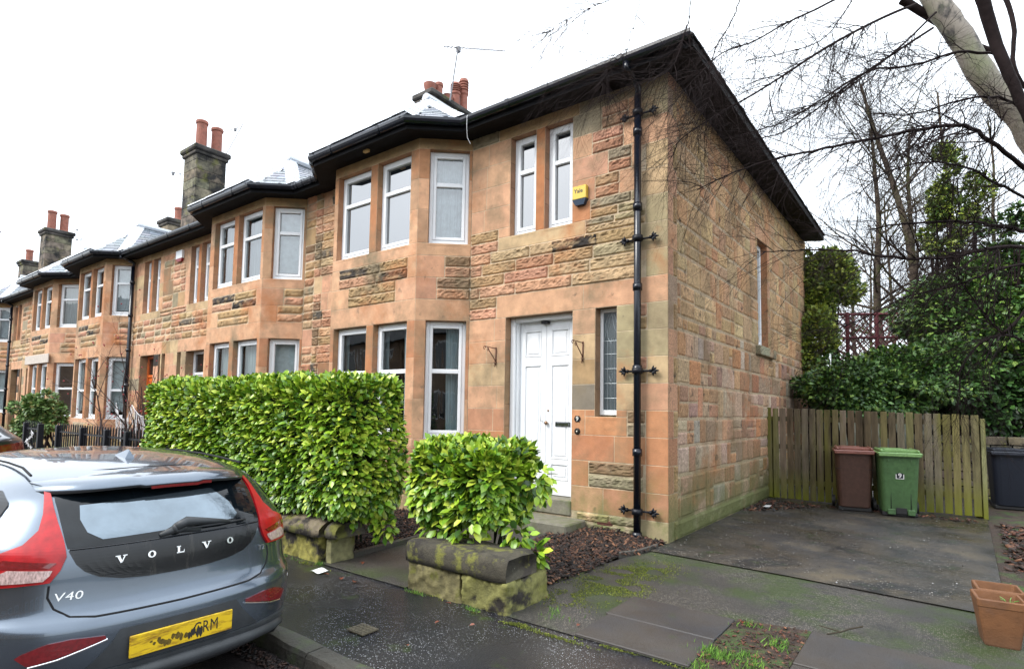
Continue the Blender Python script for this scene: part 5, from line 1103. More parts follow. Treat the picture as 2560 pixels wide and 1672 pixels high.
main = [  # (zoom px, depth) polylines: thick limbs then hanging branches
 ([(1780, 0, 6.9), (1990, 130, 6.9), (2160, 230, 6.8), (2290, 270, 6.7)], .05, .03, 0),
 ([(2160, -60, 6.0), (2230, 180, 6.0), (2330, 420, 5.9), (2420, 620, 5.8)], .062, .045, 0),
 ([(2270, -60, 7.4), (2330, 120, 7.3), (2330, 330, 7.2), (2420, 480, 7.2)], .03, .02, 0),
 ([(2300, 270, 6.2), (2050, 260, 6.1), (1850, 320, 6.), (1620, 350, 5.9), (1400, 480, 5.8), (1200, 600, 5.7), (1000, 660, 5.6)], .016, .004, 1),
 ([(1850, 20, 6.4), (1640, 110, 6.2), (1400, 240, 6.0), (1200, 370, 5.8), (1040, 470, 5.7), (880, 560, 5.6), (700, 680, 5.5), (640, 780, 5.5)], .016, .004, 1),
 ([(1930, 140, 6.4), (1700, 290, 6.2), (1500, 430, 6.0), (1330, 560, 5.9), (1170, 660, 5.8), (960, 700, 5.7)], .014, .004, 1),
 ([(1950, 60, 6.3), (1760, 240, 6.2), (1560, 400, 6.1), (1400, 500, 6.0), (1150, 560, 5.9)], .012, .004, 1),
 ([(2420, 860, 5.9), (2250, 720, 5.8), (2080, 620, 5.7), (1850, 640, 5.6), (1600, 690, 5.5), (1350, 740, 5.4), (1130, 790, 5.4), (950, 850, 5.3), (780, 930, 5.3)], .024, .004, 1),
 ([(2420, 1210, 5.4), (2200, 1225, 5.3), (2000, 1265, 5.3), (1750, 1270, 5.2), (1540, 1235, 5.2), (1300, 1230, 5.2), (1080, 1240, 5.2)], .020, .004, 1),
 ([(2420, 1150, 6.4), (2250, 1110, 6.3), (2050, 1090, 6.2), (1800, 1100, 6.1), (1600, 1130, 6.0)], .022, .006, 1),
 ([(1450, 0, 6.3), (1330, 60, 6.2), (1200, 120, 6.1), (1060, 200, 6.0), (900, 260, 5.9), (820, 330, 5.8), (740, 410, 5.7), (620, 560, 5.6)], .012, .003, 1),
 ([(1560, -60, 6.2), (1500, 60, 6.1), (1380, 200, 6.0), (1200, 260, 5.9), (1000, 300, 5.8)], .008, .003, 1),
 ([(740, -20, 5.6), (715, 160, 5.5), (640, 340, 5.4), (520, 400, 5.4), (430, 390, 5.4)], .006, .002, 1),
 ([(990, -10, 5.7), (930, 130, 5.6), (850, 280, 5.6), (830, 480, 5.5), (790, 560, 5.5)], .007, .003, 1),
 ([(490, -10, 5.5), (430, 240, 5.4), (330, 340, 5.4), (310, 420, 5.4)], .004, .002, 1),
 ([(370, -10, 5.4), (250, 40, 5.4), (110, 110, 5.3), (30, 170, 5.3)], .004, .002, 1),
 ([(2420, 1000, 6.6), (2250, 900, 6.5), (2100, 820, 6.4), (1900, 800, 6.3), (1700, 850, 6.2), (1560, 960, 6.2)], .018, .005, 1),
 ([(2420, 560, 6.2), (2250, 480, 6.1), (2050, 500, 6.), (1850, 560, 5.9), (1620, 560, 5.9)], .016, .005, 1),
 ([(2420, 1290, 5.6), (2240, 1330, 5.5), (2050, 1400, 5.4), (1800, 1460, 5.4), (1600, 1560, 5.4), (1400, 1640, 5.4)], .014, .004, 1),
 ([(2420, 1480, 5.8), (2300, 1620, 5.7), (2150, 1700, 5.7), (2060, 1860, 5.7), (2100, 2000, 5.7)], .016, .004, 1),
 ([(2420, 1700, 5.2), (2260, 1620, 5.2), (2160, 1500, 5.2), (2060, 1380, 5.2), (2010, 1300, 5.2)], .012, .004, 1),
]
twl = MB()
for pts, r0, r1, tw in main:
    P = smooth_pts(pxs(pts), 5); k = len(P); R = [r0+(r1-r0)*i/(k-1) for i in range(k)]
    (lim if r0 > .02 else twl).tube([p+Vector((rg.uniform(-.012, .012),)*3)*(1 if tw else .3) for p in P], R, 8 if r0 > .02 else 5, cap=False)
    if tw:
        n_t = int(k*2.5)
        for q in range(n_t):
            i = rg.randint(int(k*.15), k-2); d = (P[i+1]-P[i]).normalized(); s = Vector((rg.gauss(0, 1), rg.gauss(0, 1), rg.gauss(-.2, 1))); s = (s-d*s.dot(d)).normalized()
            grow(twl, P[i], d*.9+s*.7, rg.uniform(.35, .95), max(.0028, R[i]*.42), 2, rg, .05, .75, 5, (3, 5), None, .22, .58)
ck = MB()
lo = lim.obj('limbs', TWG, BT, smooth=True); twl.obj('twigs', TWG, BT)
# ---- bare trees behind
def bare_tree(px, py_, depth, H, r, lean, label, seed, kids=(3, 5), lvl=4, m_=GREYB, ivy=0):
    b = PX(px, py_, depth); b.z = -.1; T = empty('bare_tree', b, label=label, category='tree', group='bare trees'); rg = random.Random(seed); tk = MB(); P = [b+Vector((lean*H*(i/7)**1.3+rg.uniform(-.08, .08), rg.uniform(-.08, .08), H*i/7)) for i in range(8)]
    tk.tube(smooth_pts(P, 3), [r*(1-.8*i/21) for i in range(22)], 8); tk.obj('trunk', m_, T, smooth=True); c = MB()
    for k in range(34):
        t = rg.uniform(.28, 1.0); i = min(6, int(t*7)); p = P[i].lerp(P[i+1], t*7-i); a = rg.uniform(0, 6.28)
        grow(c, p, (math.cos(a), math.sin(a), rg.uniform(.3, 1.2)), H*rg.uniform(.14, .28), r*.32*(1.2-t), 3, rg, 0, .6, 5, kids, None, .16, .6, .04)
    c.obj('crown', TWG if m_ == TWG else GREYB, T); return T, P
bare_tree(2215, 1000, 17, 10.5, .17, -.02, 'bare tree with upright grey trunk behind the house corner, left of the taller twin', 3)
bare_tree(2385, 1000, 16, 12.0, .18, -.17, 'bare tree leaning left with ivy specks, between the lattice and the ivy column', 5)
bare_tree(2130, 1000, 24, 9.0, .13, .02, 'slender bare tree farthest back, just right of the side wall', 8)
bare_tree(2290, 1000, 19, 11.5, .16, .0, 'bare tree with forked grey trunk above the red lattice', 13)
# ------------------------------------------------------------------ evergreen masses beyond the fence
EVG = mat('evergreen_leaf', attr='tone', rough=.45, spec=.4)
def clump(rg, c, rad, n, flat=1.):
    e = rg.normal(0, 1, (n, 3)); e /= np.linalg.norm(e, axis=1, keepdims=True); k = rg.uniform(.35, 1, (n, 1))**.5
    return np.array(c)+e*k*np.array(rad), e
def bush(name, cl, size, pal, wts, label, cat, seed, dens=1., stems=True, T=TD, upn=.7, droop=-.1, group=None):
    """cl: list of (u, v, depth, radius_px_x, radius_px_y, n)"""
    rg = np.random.default_rng(seed); rr = random.Random(seed); cs = []
    for (u, v, dd, rx, ry, n) in cl:
        c = PX(u, v, dd); s = dd/1432.9; cs.append((c, (rx*s, rx*s*.9, ry*s), int(n*dens)))
    b = Vector((sum(c[0].x for c in cs)/len(cs), sum(c[0].y for c in cs)/len(cs), 0)); H = empty(name, b, label=label, category=cat, group=group)
    P, A, N_ = [], [], []
    for c, rad, n in cs:
        # sub-clumps
        k = max(4, n//170); sub, e0 = clump(rg, c, rad, k)
        for q, e in zip(sub, e0):
            m_ = n//k; p, ee = clump(rg, q, np.array(rad)*rg.uniform(.18, .42)+.05, m_); P.append(p); A.append(ee*.8+e*.4+rg.normal(0, .4, (m_, 3))+[0, 0, droop]); N_.append(np.array([0, -.2, upn])+ee*.4+rg.normal(0, .4, (m_, 3)))
    P = np.vstack(P); A = np.vstack(A); N_ = np.vstack(N_); n = len(P)
    C = leafcols(n, pal, wts, .25); 
    leaves('foliage', P, A, N_, size*rg.uniform(.6, 1.4, n), C, EVG, T, H)
    if stems:
        st = MB()
        for c, rad, _ in cs:
            for k in range(3):
                p0 = Vector((c.x+rr.uniform(-.3, .3), c.y+rr.uniform(-.2, .2), -.05)); q = [p0.lerp(c, t)+Vector((rr.uniform(-.1, .1), rr.uniform(-.1, .1), 0)) for t in (0, .3, .6, .9)]; st.tube(q, [.05, .04, .03, .015], 5)
        st.obj('stems', TWG, H)
    return H
DG = [(.022, .062, .014), (.040, .100, .020), (.072, .150, .028), (.012, .032, .010), (.15, .24, .04)]
YG = [(.20, .25, .03), (.12, .18, .025), (.28, .32, .045), (.06, .10, .02)]
bush('evergreen_shrub', [(2110, 960, 12.5, 100, 60, 6000), (2250, 935, 12.8, 110, 55, 7000), (2080, 985, 12.2, 80, 50, 3500), (2200, 985, 12.2, 150, 50, 6000), (2340, 930, 12.6, 110, 75, 6500)], .095, DG, [.2, .3, .3, .05, .15], 'large dark glossy shrub behind the timber fence, below the red lattice', 'shrub', 1)
bush('laurel_shrub', [(2400, 765, 13.5, 115, 72, 8000), (2500, 740, 13, 120, 75, 7000), (2330, 820, 13.8, 75, 50, 4000), (2480, 860, 12.8, 140, 90, 8500), (2560, 840, 12.5, 80, 110, 6000)], .12, DG, [.12, .26, .32, .05, .25], 'tall broad leaved evergreen right of the lattice with light topped leaves', 'shrub', 2)
bush('ivy_column', [(2365, 430, 15, 34, 60, 1300), (2385, 520, 15, 44, 75, 2000), (2350, 590, 15, 42, 50, 1500), (2430, 490, 14.8, 38, 60, 900), (2330, 490, 15.2, 26, 50, 500), (2375, 365, 15, 16, 35, 220)], .10, YG+[(.05, .10, .02)], [.3, .25, .15, .2, .2], 'yellow green ivy clad tree rising in the middle of the right background', 'tree', 4)
bush('conifer_tree', [(2068, 668, 14.5, 42, 36, 3400), (2085, 715, 14.5, 50, 55, 6000), (2045, 760, 14.5, 32, 70, 4000), (2040, 850, 14, 40, 80, 5000), (2030, 700, 14.5, 30, 60, 3000)], .10, YG, [.35, .35, .12, .25], 'yellow green conifer just right of the side wall, under the eave tip', 'tree', 6, upn=.4, droop=.1)
bush('ivy_covered_tree', [(2480, 600, 13, 45, 50, 800), (2545, 560, 12.5, 35, 70, 900), (2500, 655, 13, 70, 35, 1800)], .10, DG+[(.10, .15, .03)], [.2, .25, .2, .1, .1, .2], 'green ivy covered tree behind the birch trunk at the right edge', 'tree', 9)
bush('rhododendron_shrub', [(2430, 970, 12.4, 120, 70, 4500), (2540, 950, 12, 80, 100, 4500), (2500, 1050, 12, 80, 25, 1200)], .13, DG, [.4, .3, .1, .18, .02], 'dark rhododendron hanging over the old stone wall at the right', 'shrub', 10)
# bank and stone wall at the back right
BANK = mat('shaded_bank', (.02, .03, .010), col2=(.03, .022, .012), rough=.95, noise_scale=2.0, noise_amt=.4, bump=.06, bump_scale=9)
nx, ny = 40, 30; mb = MB()
for j in range(ny+1):
    for i in range(nx+1):
        x = -14+44*i/nx; y = 9.6+30*j/ny; h = 2.4*(1-math.exp(-max(0, y-9.6)/6)); mb.v.append((x, y, -.3+h+.3*noise.noise(Vector((x*.4, y*.4, 0)))))
mb.f = [(j*(nx+1)+i, j*(nx+1)+i+1, (j+1)*(nx+1)+i+1, (j+1)*(nx+1)+i) for j in range(ny) for i in range(nx)]; mb.c = [(1, 1, 1)]*len(mb.v); mb.mi = [0]*len(mb.f); mb.obj('bank', BANK, smooth=True, kind='structure')
SW = MB(); z = -.1; random.seed(6)
while z < 1.22:
    h = random.uniform(.14, .2); x = 2.2
    while x < 12: L = random.uniform(.25, .55); rough_block(SW, x, x+L-.01, 7.75, 8.1, z, z+h-.01, vary((.10, .085, .06), .35), .02, .08); x += L
    z += h
SW.obj('stone_wall', WALLST, attr='tone', smooth=True, label='old low rubble stone wall in shade behind the blue bin', category='wall')
# distant wood beyond
def wood(name, x0, x1, y0, y1, zt, n, seed, pal, **t):
    rg = np.random.default_rng(seed); P = np.column_stack([rg.uniform(x0, x1, n), rg.uniform(y0, y1, n), np.zeros(n)]); P[:, 2] = rg.uniform(0, 1, n)**.8*np.array([zt*(.55+.45*noise.noise(Vector((x*.25, y*.2, seed)))+.25*noise.noise(Vector((x*.9, y*.9, seed)))) for x, y, _ in P])
    A = rg.normal(0, 1, (n, 3)); return leaves(name, P, A, rg.normal(0, .5, (n, 3))+[0, 0, .6], .22*rg.uniform(.6, 1.4, n), leafcols(n, pal, [1]*len(pal), .3), EVG, TD, **t)
wood('far_wood', -2, 40, 17, 28, 4.4, 60000, 3, DG, kind='stuff', label='dark undergrowth filling the bank beyond the trees', category='undergrowth')
# red lattice
bare_tree(2440, 1000, 18, 12.5, .14, -.06, 'bare tree rising between the ivy column and the birch trunk', 17)
bare_tree(2250, 1000, 26, 12.0, .12, -.03, 'thin distant bare tree seen above the lattice screen', 19)
bare_tree(2175, 1000, 28, 10.5, .11, .03, 'thin distant bare tree just right of the conifer top', 23)
bare_tree(2520, 1000, 21, 13.0, .13, -.02, 'bare tree behind the birch trunk near the right edge', 29)
LT = empty('lattice_screen', (1.0, 14.5, 3.8), label='dark red diamond lattice screen seen through the trees', category='trellis')
REDP = mat('dark_red_paint', (.13, .022, .030), rough=.6); f = MB()
a, b, c, d = PX(2085, 905, 15.2), PX(2300, 900, 15.6), PX(2085, 785, 15.2), PX(2300, 780, 15.6)
U = (b-a).normalized(); Wd = (b-a).length; Ht = (c-a).length; Wv = Vector((0, 0, 1)); Q = lambda s, z: a+U*s+Wv*z
for s in (0, Wd*.16, Wd*.5, Wd): f.tube([Q(s, -1.2), Q(s, Ht+.05)], .05, 6)
for z in (0, Ht*.5, Ht): f.tube([Q(0, z), Q(Wd, z)], .035, 6)
f.obj('frame', REDP, LT); f = MB(); k = -Ht
while k < Wd:
    for sg in (0, 1):
        s0, z0, s1, z1 = k, 0, k+Ht, Ht
        if s0 < 0: z0 = -s0; s0 = 0
        if s1 > Wd: z1 -= s1-Wd; s1 = Wd
        if z1 > z0: f.tube([Q(s0 if not sg else Wd-s0, z0), Q(s1 if not sg else Wd-s1, z1)], .016, 4)
    k += .2
f.obj('lattice', REDP, LT)
# ------------------------------------------------------------------ shrubs of the next gardens
SHR = mat('camellia_leaf', attr='tone', rough=.35, spec=.5)
bush('camellia_shrub', [(65, 1025, 16, 32, 30, 1200), (105, 1010, 15.5, 42, 26, 1500), (125, 1045, 15.5, 38, 30, 1500), (75, 1060, 16, 38, 30, 1200)], .11, [(.12, .22, .06), (.18, .28, .10), (.07, .12, .03), (.24, .24, .08)], [1, 1, 1, .5], 'round green camellia bush behind the short black railing', 'shrub', 15)
RS = empty('rose_shrub', (-10.6, -2.2, 0), label='leafless rose shrub dotted with red hips behind the long black railing', category='shrub'); mb = MB(); rg = random.Random(31); tips = []
for k in range(12):
    b0 = Vector((-11.4+k*.2+rg.uniform(-.1, .1), -2.2+rg.uniform(-.2, .2), 0)); grow(mb, b0, (rg.uniform(-.5, .5), rg.uniform(-.2, .2), 1), rg.uniform(1.5, 2.4), .030, 3, rg, .0, .7, 6, (3, 5), tips, .18, .52)
mb.obj('stems', mat('rose_stem', (.06, .035, .03), rough=.7), RS); hp = MB()
for p, d in tips[::5]:
    if p.z > .9 and p.x > -12.6: hp.lathe(tuple(p), [(0, -.016), (.011, -.009), (.014, 0), (.01, .01), (0, .014)], 6)
hp.obj('hips', mat('red_hip', (.28, .015, .02), rough=.35), RS, kind='stuff')
# ------------------------------------------------------------------ fittings on the houses
def alarm(pos, w_, h, body, foot, name_txt, label, tc_=None, foot_h=.25):
    H = empty('alarm_box', pos, label=label, category='alarm box', group='alarm boxes on the house fronts'); x, y, z = pos; b = MB()
    b.bbox(x-w_/2, x+w_/2, y-.07, y, z-h/2+h*foot_h, z+h/2, .008); b.obj('cover', body, H)
    f = MB(); f.add([(x-w_/2, y, z-h/2+h*foot_h), (x+w_/2, y, z-h/2+h*foot_h), (x+w_/2, y-.07, z-h/2+h*foot_h), (x-w_/2, y-.07, z-h/2+h*foot_h), (x-w_*.3, y, z-h/2), (x+w_*.3, y, z-h/2), (x+w_*.3, y-.06, z-h/2), (x-w_*.3, y-.06, z-h/2)], [(0, 1, 2, 3), (4, 7, 6, 5), (0, 4, 5, 1), (1, 5, 6, 2), (2, 6, 7, 3), (3, 7, 4, 0)]); f.obj('base', foot, H)
    if name_txt: t = MB(); text_mb(t, name_txt, h*.30, Matrix.Translation((x-.01, y-.0715, z+h*.22)) @ Matrix.Rotation(math.pi/2, 4, 'X'), .001, bold=.0012); t.obj('lettering', tc_, H)
YEL = mat('yellow_plastic', (.62, .42, .05), rough=.4); NAVY = mat('navy_plastic', (.012, .03, .06), rough=.3)
alarm((-1.26, 0, 4.60), .22, .27, YEL, NAVY, 'Yale', 'yellow alarm box with dark blue foot right of the upper twin windows', mat('dark_letter', (.03, .03, .03), rough=.5), .30)
alarm((-13.75, 0, 5.62), .36, .30, WHITE, mat('red_plastic', (.25, .01, .02), rough=.4), None, 'white alarm box with red foot high on the second house', None, .25)
alarm((-24.9, 0, 5.3), .45, .40, WHITE, WHITE, None, 'plain white alarm box on the fourth house, far left', None, .2)
def bracket(x, label):
    b = MB(); zt = 2.535; b.tube([(x, -.008, zt+.02), (x, -.008, zt-.26)], .009, 6); b.tube([(x, -.01, zt), (x, -.28, zt+.01)], .007, 6); b.tube([(x, -.01, zt-.20), (x, -.09, zt-.12), (x, -.20, zt-.02)], .007, 6)
    for (cy, cz, r) in ((-.285, zt-.012, .022), (-.20, zt-.03, .022), (-.03, zt-.215, .02), (-.03, zt-.26, .018)): b.tube([(x, cy+r*math.cos(a*.7), cz+r*math.sin(a*.7)) for a in range(9)], .005, 5)
    b.obj('hanging_bracket', RUST, smooth=True, label=label, category='bracket', group='scrolled iron basket brackets')
bracket(-2.74, 'rusty scrolled bracket on the wall left of the white door'); bracket(-1.215, 'rusty scrolled bracket between the white door and the leaded window')
ALU = mat('aerial_aluminium', (.16, .16, .17), rough=.4, metal=.6)
def aerial(b, top, a, e, n, el, label, w_=.012):
    H = empty('tv_aerial', b, label=label, category='tv aerial', group='tv aerials on the chimneys'); m_ = MB(); m_.tube([b, top], w_*1.2, 6); m_.obj('mast', ALU, H); m_ = MB(); m_.tube([a, e], w_*.7, 5); d = (e-a).normalized(); s = d.cross(Vector((0, 0, 1))).normalized()
    for k in range(n): p = a.lerp(e, k/(n-1)); m_.tube([p-s*el*.5, p+s*el*.5], w_*.45, 4); m_.tube([p+Vector((0, 0, .03)), p-Vector((0, 0, .03))], w_*.6, 4)
    m_.obj('array', ALU, H); m_ = MB(); p = a.lerp(e, .22); m_.bbox(p.x-.04, p.x+.04, p.y-.04, p.y+.04, p.z-.10, p.z+.02, .01); m_.obj('junction_box', ALU, H)
D3 = 11.2
aerial(PX(1125, 252, D3), PX(1144, 128, D3), PX(1110, 117, D3), PX(1262, 128, 12.4), 18, .16, 'long toothed tv aerial above the chimney of the end house')
aerial(PX(566, 385, 20.5), PX(608, 310, 20.5), PX(600, 318, 20.5), PX(545, 335, 19.5), 7, .25, 'slanting tv aerial right of the second chimney')
aerial(PX(203, 625, 34), PX(203, 580, 34), PX(180, 573, 34), PX(236, 575, 36), 8, .4, 'tv aerial with two short masts right of the far chimney', .018)
aerial(PX(200, 620, 35), PX(200, 598, 35), PX(178, 597, 35), PX(243, 600, 36), 8, .3, 'lower tv aerial beside the far chimney', .016)
aerial(PX(452, 470, 21), PX(452, 432, 21), PX(425, 430, 21), PX(460, 437, 21), 4, .3, 'small tv aerial left of the second chimney', .012)
aerial(PX(5, 690, 40), PX(8, 580, 40), PX(-8, 578, 40), PX(32, 582, 42), 6, .4, 'tv aerial at the extreme left edge', .016)
# ------------------------------------------------------------------ terrace across the road (seen only in reflections)
OPST = mat('opposite_stone', (.30, .20, .13), rough=.9, noise_amt=.3, noise_scale=2)
for k in range(6):
    x = 12-k*8.2; H = empty('opposite_house', (x, -20, 0), label=['first', 'second', 'third', 'fourth', 'fifth', 'sixth'][k]+' house across the road from the right, behind the camera', category='house', group='houses across the road')
    b = MB(); b.bbox(x-4, x+4, -27, -19, -.1, 5.9, .02); b.obj('wall', OPST, H); r = MB(); r.add([(x-4.3, -27.4, 5.9), (x+4.3, -27.4, 5.9), (x+4.3, -18.6, 5.9), (x-4.3, -18.6, 5.9), (x-3, -23, 8.4), (x+3, -23, 8.4)], [(0, 1, 5, 4), (1, 2, 5), (2, 3, 4, 5), (3, 0, 4)]); r.obj('roof', mat('opposite_slate', (.07, .08, .09), rough=.6), H)
    for wx in (-2.6, -.9, .9, 2.6):
        for z0 in (1.0, 3.9):
            q = MB(); q.bbox(x+wx-.5, x+wx+.5, -19.02, -18.96, z0, z0+1.6, .01); w_o = q.obj('window', WHITE, H); q = MB(); q.box(x+wx-.42, x+wx+.42, -18.96, -18.95, z0+.08, z0+1.5); q.obj('pane', DARKG, w_o)
# ------------------------------------------------------------------ cars
def catmull(xs, ys, x):
    i = int(np.clip(np.searchsorted(xs, x)-1, 0, len(xs)-2)); h = xs[i+1]-xs[i]; t = (x-xs[i])/h
    def sl(k):
        if k <= 0: return (ys[1]-ys[0])/(xs[1]-xs[0])
        if k >= len(xs)-1: return (ys[-1]-ys[-2])/(xs[-1]-xs[-2])
        a, b = (ys[k]-ys[k-1])/(xs[k]-xs[k-1]), (ys[k+1]-ys[k])/(xs[k+1]-xs[k])
        return 0 if a*b <= 0 else 2*a*b/(a+b)
    m0, m1 = sl(i)*h, sl(i+1)*h
    return (2*t**3-3*t*t+1)*ys[i]+(t**3-2*t*t+t)*m0+(-2*t**3+3*t*t)*ys[i+1]+(t**3-t*t)*m1
class Hull:
    """car body as stacked plan sections: rows (z, x_rear, half_width, x_front); x forwards"""
    def __init__(s, rows, Lr=.75, n=3.2, Lf=1.4):
        s.T = np.array(rows, float); s.Lr, s.n, s.Lf = Lr, n, Lf
    def par(s, z): return [float(catmull(s.T[:, 0], s.T[:, k], z)) for k in (1, 2, 3)]
    def xr(s, y, z):
        xr, w, xf = s.par(z); q = min(1., abs(y)/w); L = min(s.Lr, (xf-xr)*.45); return xr+L*(1-(1-q**s.n)**(1/s.n))
    def half(s, z, m=26):
        xr, w, xf = s.par(z); L = min(s.Lr, (xf-xr)*.45); Lf = min(s.Lf, (xf-xr)*.5); P = []
        for k in range(m+1):
            a = math.pi/2*(k/m); P.append((xr+L*(1-math.cos(a)**(2/s.n)), w*math.sin(a)**(2/s.n)))
        for k in range(1, 9): P.append((xr+L+(xf-Lf-xr-L)*k/9, w*(1+.0*k)))
        for k in range(m+1):
            a = math.pi/2*(1-k/m); P.append((xf-Lf*(1-math.cos(a)**(2/2.6)), w*math.sin(a)**(2/2.6)))
        return P
    def S(s, sg, z):
        """point at signed arclength sg from the rear centre line, height z"""
        P = s.half(z, 40); t = abs(sg); acc = 0; q = math.copysign(1, sg)
        for i in range(len(P)-1):
            d = math.hypot(P[i+1][0]-P[i][0], P[i+1][1]-P[i][1])
            if acc+d >= t or i == len(P)-2:
                k = (t-acc)/d if d > 0 else 0; return Vector((P[i][0]+(P[i+1][0]-P[i][0])*k, q*(P[i][1]+(P[i+1][1]-P[i][1])*k), z))
            acc += d
    def N(s, sg, z):
        e = .004; a = s.S(sg+e, z)-s.S(sg-e, z); b = s.S(sg, z+e)-s.S(sg, z-e); n = b.cross(a); 
        if n.length < 1e-9: return Vector((-1, 0, 0))
        n.normalize(); return n if n.x*-1+n.y*math.copysign(1, sg)*.8 > 0 else -n
    def body(s, mb, zs):
        rows = [s.half(z) for z in zs]; m = len(rows[0]); vs = []
        for r, z in zip(rows, zs): vs += [Vector((x, y, z)) for x, y in r]+[Vector((x, -y, z)) for x, y in r[-2:0:-1]]
        n = len(vs)//len(zs); mb.add(vs, [(j*n+i, (j+1)*n+i, (j+1)*n+(i+1) % n, j*n+(i+1) % n) for j in range(len(zs)-1) for i in range(n)]+[tuple(range(n)), tuple(range(len(zs)*n-1, (len(zs)-1)*n-1, -1))])
    def patch(s, mb, left, right, off=.004, nz=16, ns=14, thick=0.):
        """left/right: polylines [(s,z)..] bottom to top, the two edges of the patch"""
        def at(pl, t): k = t*(len(pl)-1); i = min(len(pl)-2, int(k)); f = k-i; return (pl[i][0]+(pl[i+1][0]-pl[i][0])*f, pl[i][1]+(pl[i+1][1]-pl[i][1])*f)
        vs = []
        for j in range(nz+1):
            a, b = at(left, j/nz), at(right, j/nz)
            for i in range(ns+1): u = i/ns; sg, z = a[0]+(b[0]-a[0])*u, a[1]+(b[1]-a[1])*u; vs.append(s.S(sg, z)+s.N(sg, z)*off)
        k0 = len(vs); fs = [(j*(ns+1)+i, j*(ns+1)+i+1, (j+1)*(ns+1)+i+1, (j+1)*(ns+1)+i) for j in range(nz) for i in range(ns)]
        # rim down to the body
        edge = [i for i in range(ns+1)]+[j*(ns+1)+ns for j in range(1, nz+1)]+[nz*(ns+1)+i for i in range(ns-1, -1, -1)]+[j*(ns+1) for j in range(nz-1, 0, -1)]
        rim = []
        for e in edge:
            j, i = divmod(e, ns+1); a, b = at(left, j/nz), at(right, j/nz); u = i/ns; sg, z = a[0]+(b[0]-a[0])*u, a[1]+(b[1]-a[1])*u; rim.append(s.S(sg, z)-s.N(sg, z)*.004)
        vs += rim; n = len(edge); fs += [(edge[i], k0+i, k0+(i+1) % n, edge[(i+1) % n]) for i in range(n)]
        mb.add(vs, fs)
    def ribbon(s, mb, pl, w=.004, off=.0015):
        pts = []
        for i in range(len(pl)-1):
            n = max(2, int(math.hypot(pl[i+1][0]-pl[i][0], pl[i+1][1]-pl[i][1])/.02))
            for k in range(n): t = k/n; pts.append((pl[i][0]+(pl[i+1][0]-pl[i][0])*t, pl[i][1]+(pl[i+1][1]-pl[i][1])*t))
        pts.append(pl[-1]); mb.tube([s.S(a, z)+s.N(a, z)*(off-w*.6) for a, z in pts], w, 6)
def rnd(poly, r=.02, n=4):
    o = []
    for i in range(len(poly)):
        a, b, c = Vector(poly[i-1]), Vector(poly[i]), Vector(poly[(i+1) % len(poly)]); p = b+(a-b).normalized()*min(r, (a-b).length*.4); q = b+(c-b).normalized()*min(r, (c-b).length*.4)
        for k in range(n+1): t = k/n; o.append(tuple((1-t)**2*p+2*t*(1-t)*b+t*t*q))
    return o
PAINT = mat('grey_car_paint', (.105, .132, .168), rough=.25, metal=.85, coat=1., noise_amt=.06, noise_scale=3, stains=[((.06, .055, .045), 7, .60, .85, -.2, .75)])
PAINT2 = mat('dark_car_paint', (.03, .035, .045), rough=.3, metal=.6, coat=1.)
CGLASS = mat('tinted_car_glass', (.004, .006, .008), rough=.04, spec=.5, ior=1.42, noise_amt=.3, noise_scale=14)
MIRG = mat('screen_light_mirror', (.135, .175, .21), rough=.06, metal=.75, coat=1., noise_amt=.12, noise_scale=9)  # pale mirror finish standing in for daylight seen through the cabin
BLKP = mat('gloss_black_panel', (.005, .006, .008), rough=.2, spec=.4, coat=.15, stains=[((.035, .033, .03), 16, .55, .75, None, None)], stretch=(1, 1, .18))
TRIM = mat('grey_bumper_plastic', (.030, .034, .038), rough=.5, noise_amt=.2, noise_scale=12)
REDL = mat('red_lamp_lens', (.33, .004, .007), rough=.3, coat=.25, spec=.4, noise_amt=.25, noise_scale=18); REDD = mat('dark_red_reflector', (.14, .004, .007), rough=.15, coat=1., noise_amt=.3, noise_scale=60)
CLRL = mat('clear_lamp_lens', (.42, .30, .28), rough=.15, coat=1., noise_amt=.5, noise_scale=50, stretch=(1, 3, 1)); CHR = mat('chrome', (.75, .76, .78), rough=.15, metal=1.)
TYRE = mat('tyre', (.010, .010, .011), rough=.8, bump=.004, bump_scale=60); RIM = mat('alloy_rim', (.35, .36, .38), rough=.3, metal=.9)
SEAM = mat('panel_gap', (.004, .004, .005), rough=.9)
PLATE = mat('smeared_yellow_plate', (.66, .44, .012), rough=.4, stains=[((.25, .13, .01), 7, .50, .66, None, None)], stretch=(1, 1, 5)); INK = mat('plate_ink', (.02, .018, .015), rough=.5)
def car_frame(H, loc):   # local x forwards -> world -x ; local y -> world -y
    LM = Matrix.Translation(loc) @ Matrix.Rotation(math.pi+CYAW, 4, 'Z')
    def put(mb, name, m, par=None, **k): mb.v = [tuple(LM @ Vector(p)) for p in mb.v]; return mb.obj(name, m, par or H, **k)
    return put
CYAW = math.radians(0.0)
def wheel(put, x, y, r, lab='wheel'):
    sg = math.copysign(1, y); w_ = MB(); M = Matrix.Translation((x, y, r)) @ Matrix.Rotation(-sg*math.pi/2, 4, 'X')
    w_.lathe((0, 0, 0), [(r*.66, .0), (r*.70, .012), (r*.93, .012), (r*.99, -.01), (r, -.04), (r, -.17), (r*.96, -.2), (r*.6, -.2), (r*.6, 0)], 32, M=M); t = put(w_, lab, TYRE, smooth=True)
    k = MB(); k.lathe((0, 0, 0), [(r*.66, .004), (r*.62, -.03), (r*.15, -.02), (0, .0)], 32, M=M)
    for q in range(5): a = q*1.2566; k.tube([M @ Vector((.05*math.cos(a), .05*math.sin(a), .0)), M @ Vector((r*.62*math.cos(a), r*.62*math.sin(a), -.005))], .024, 6)
    put(k, 'rim', RIM, t)
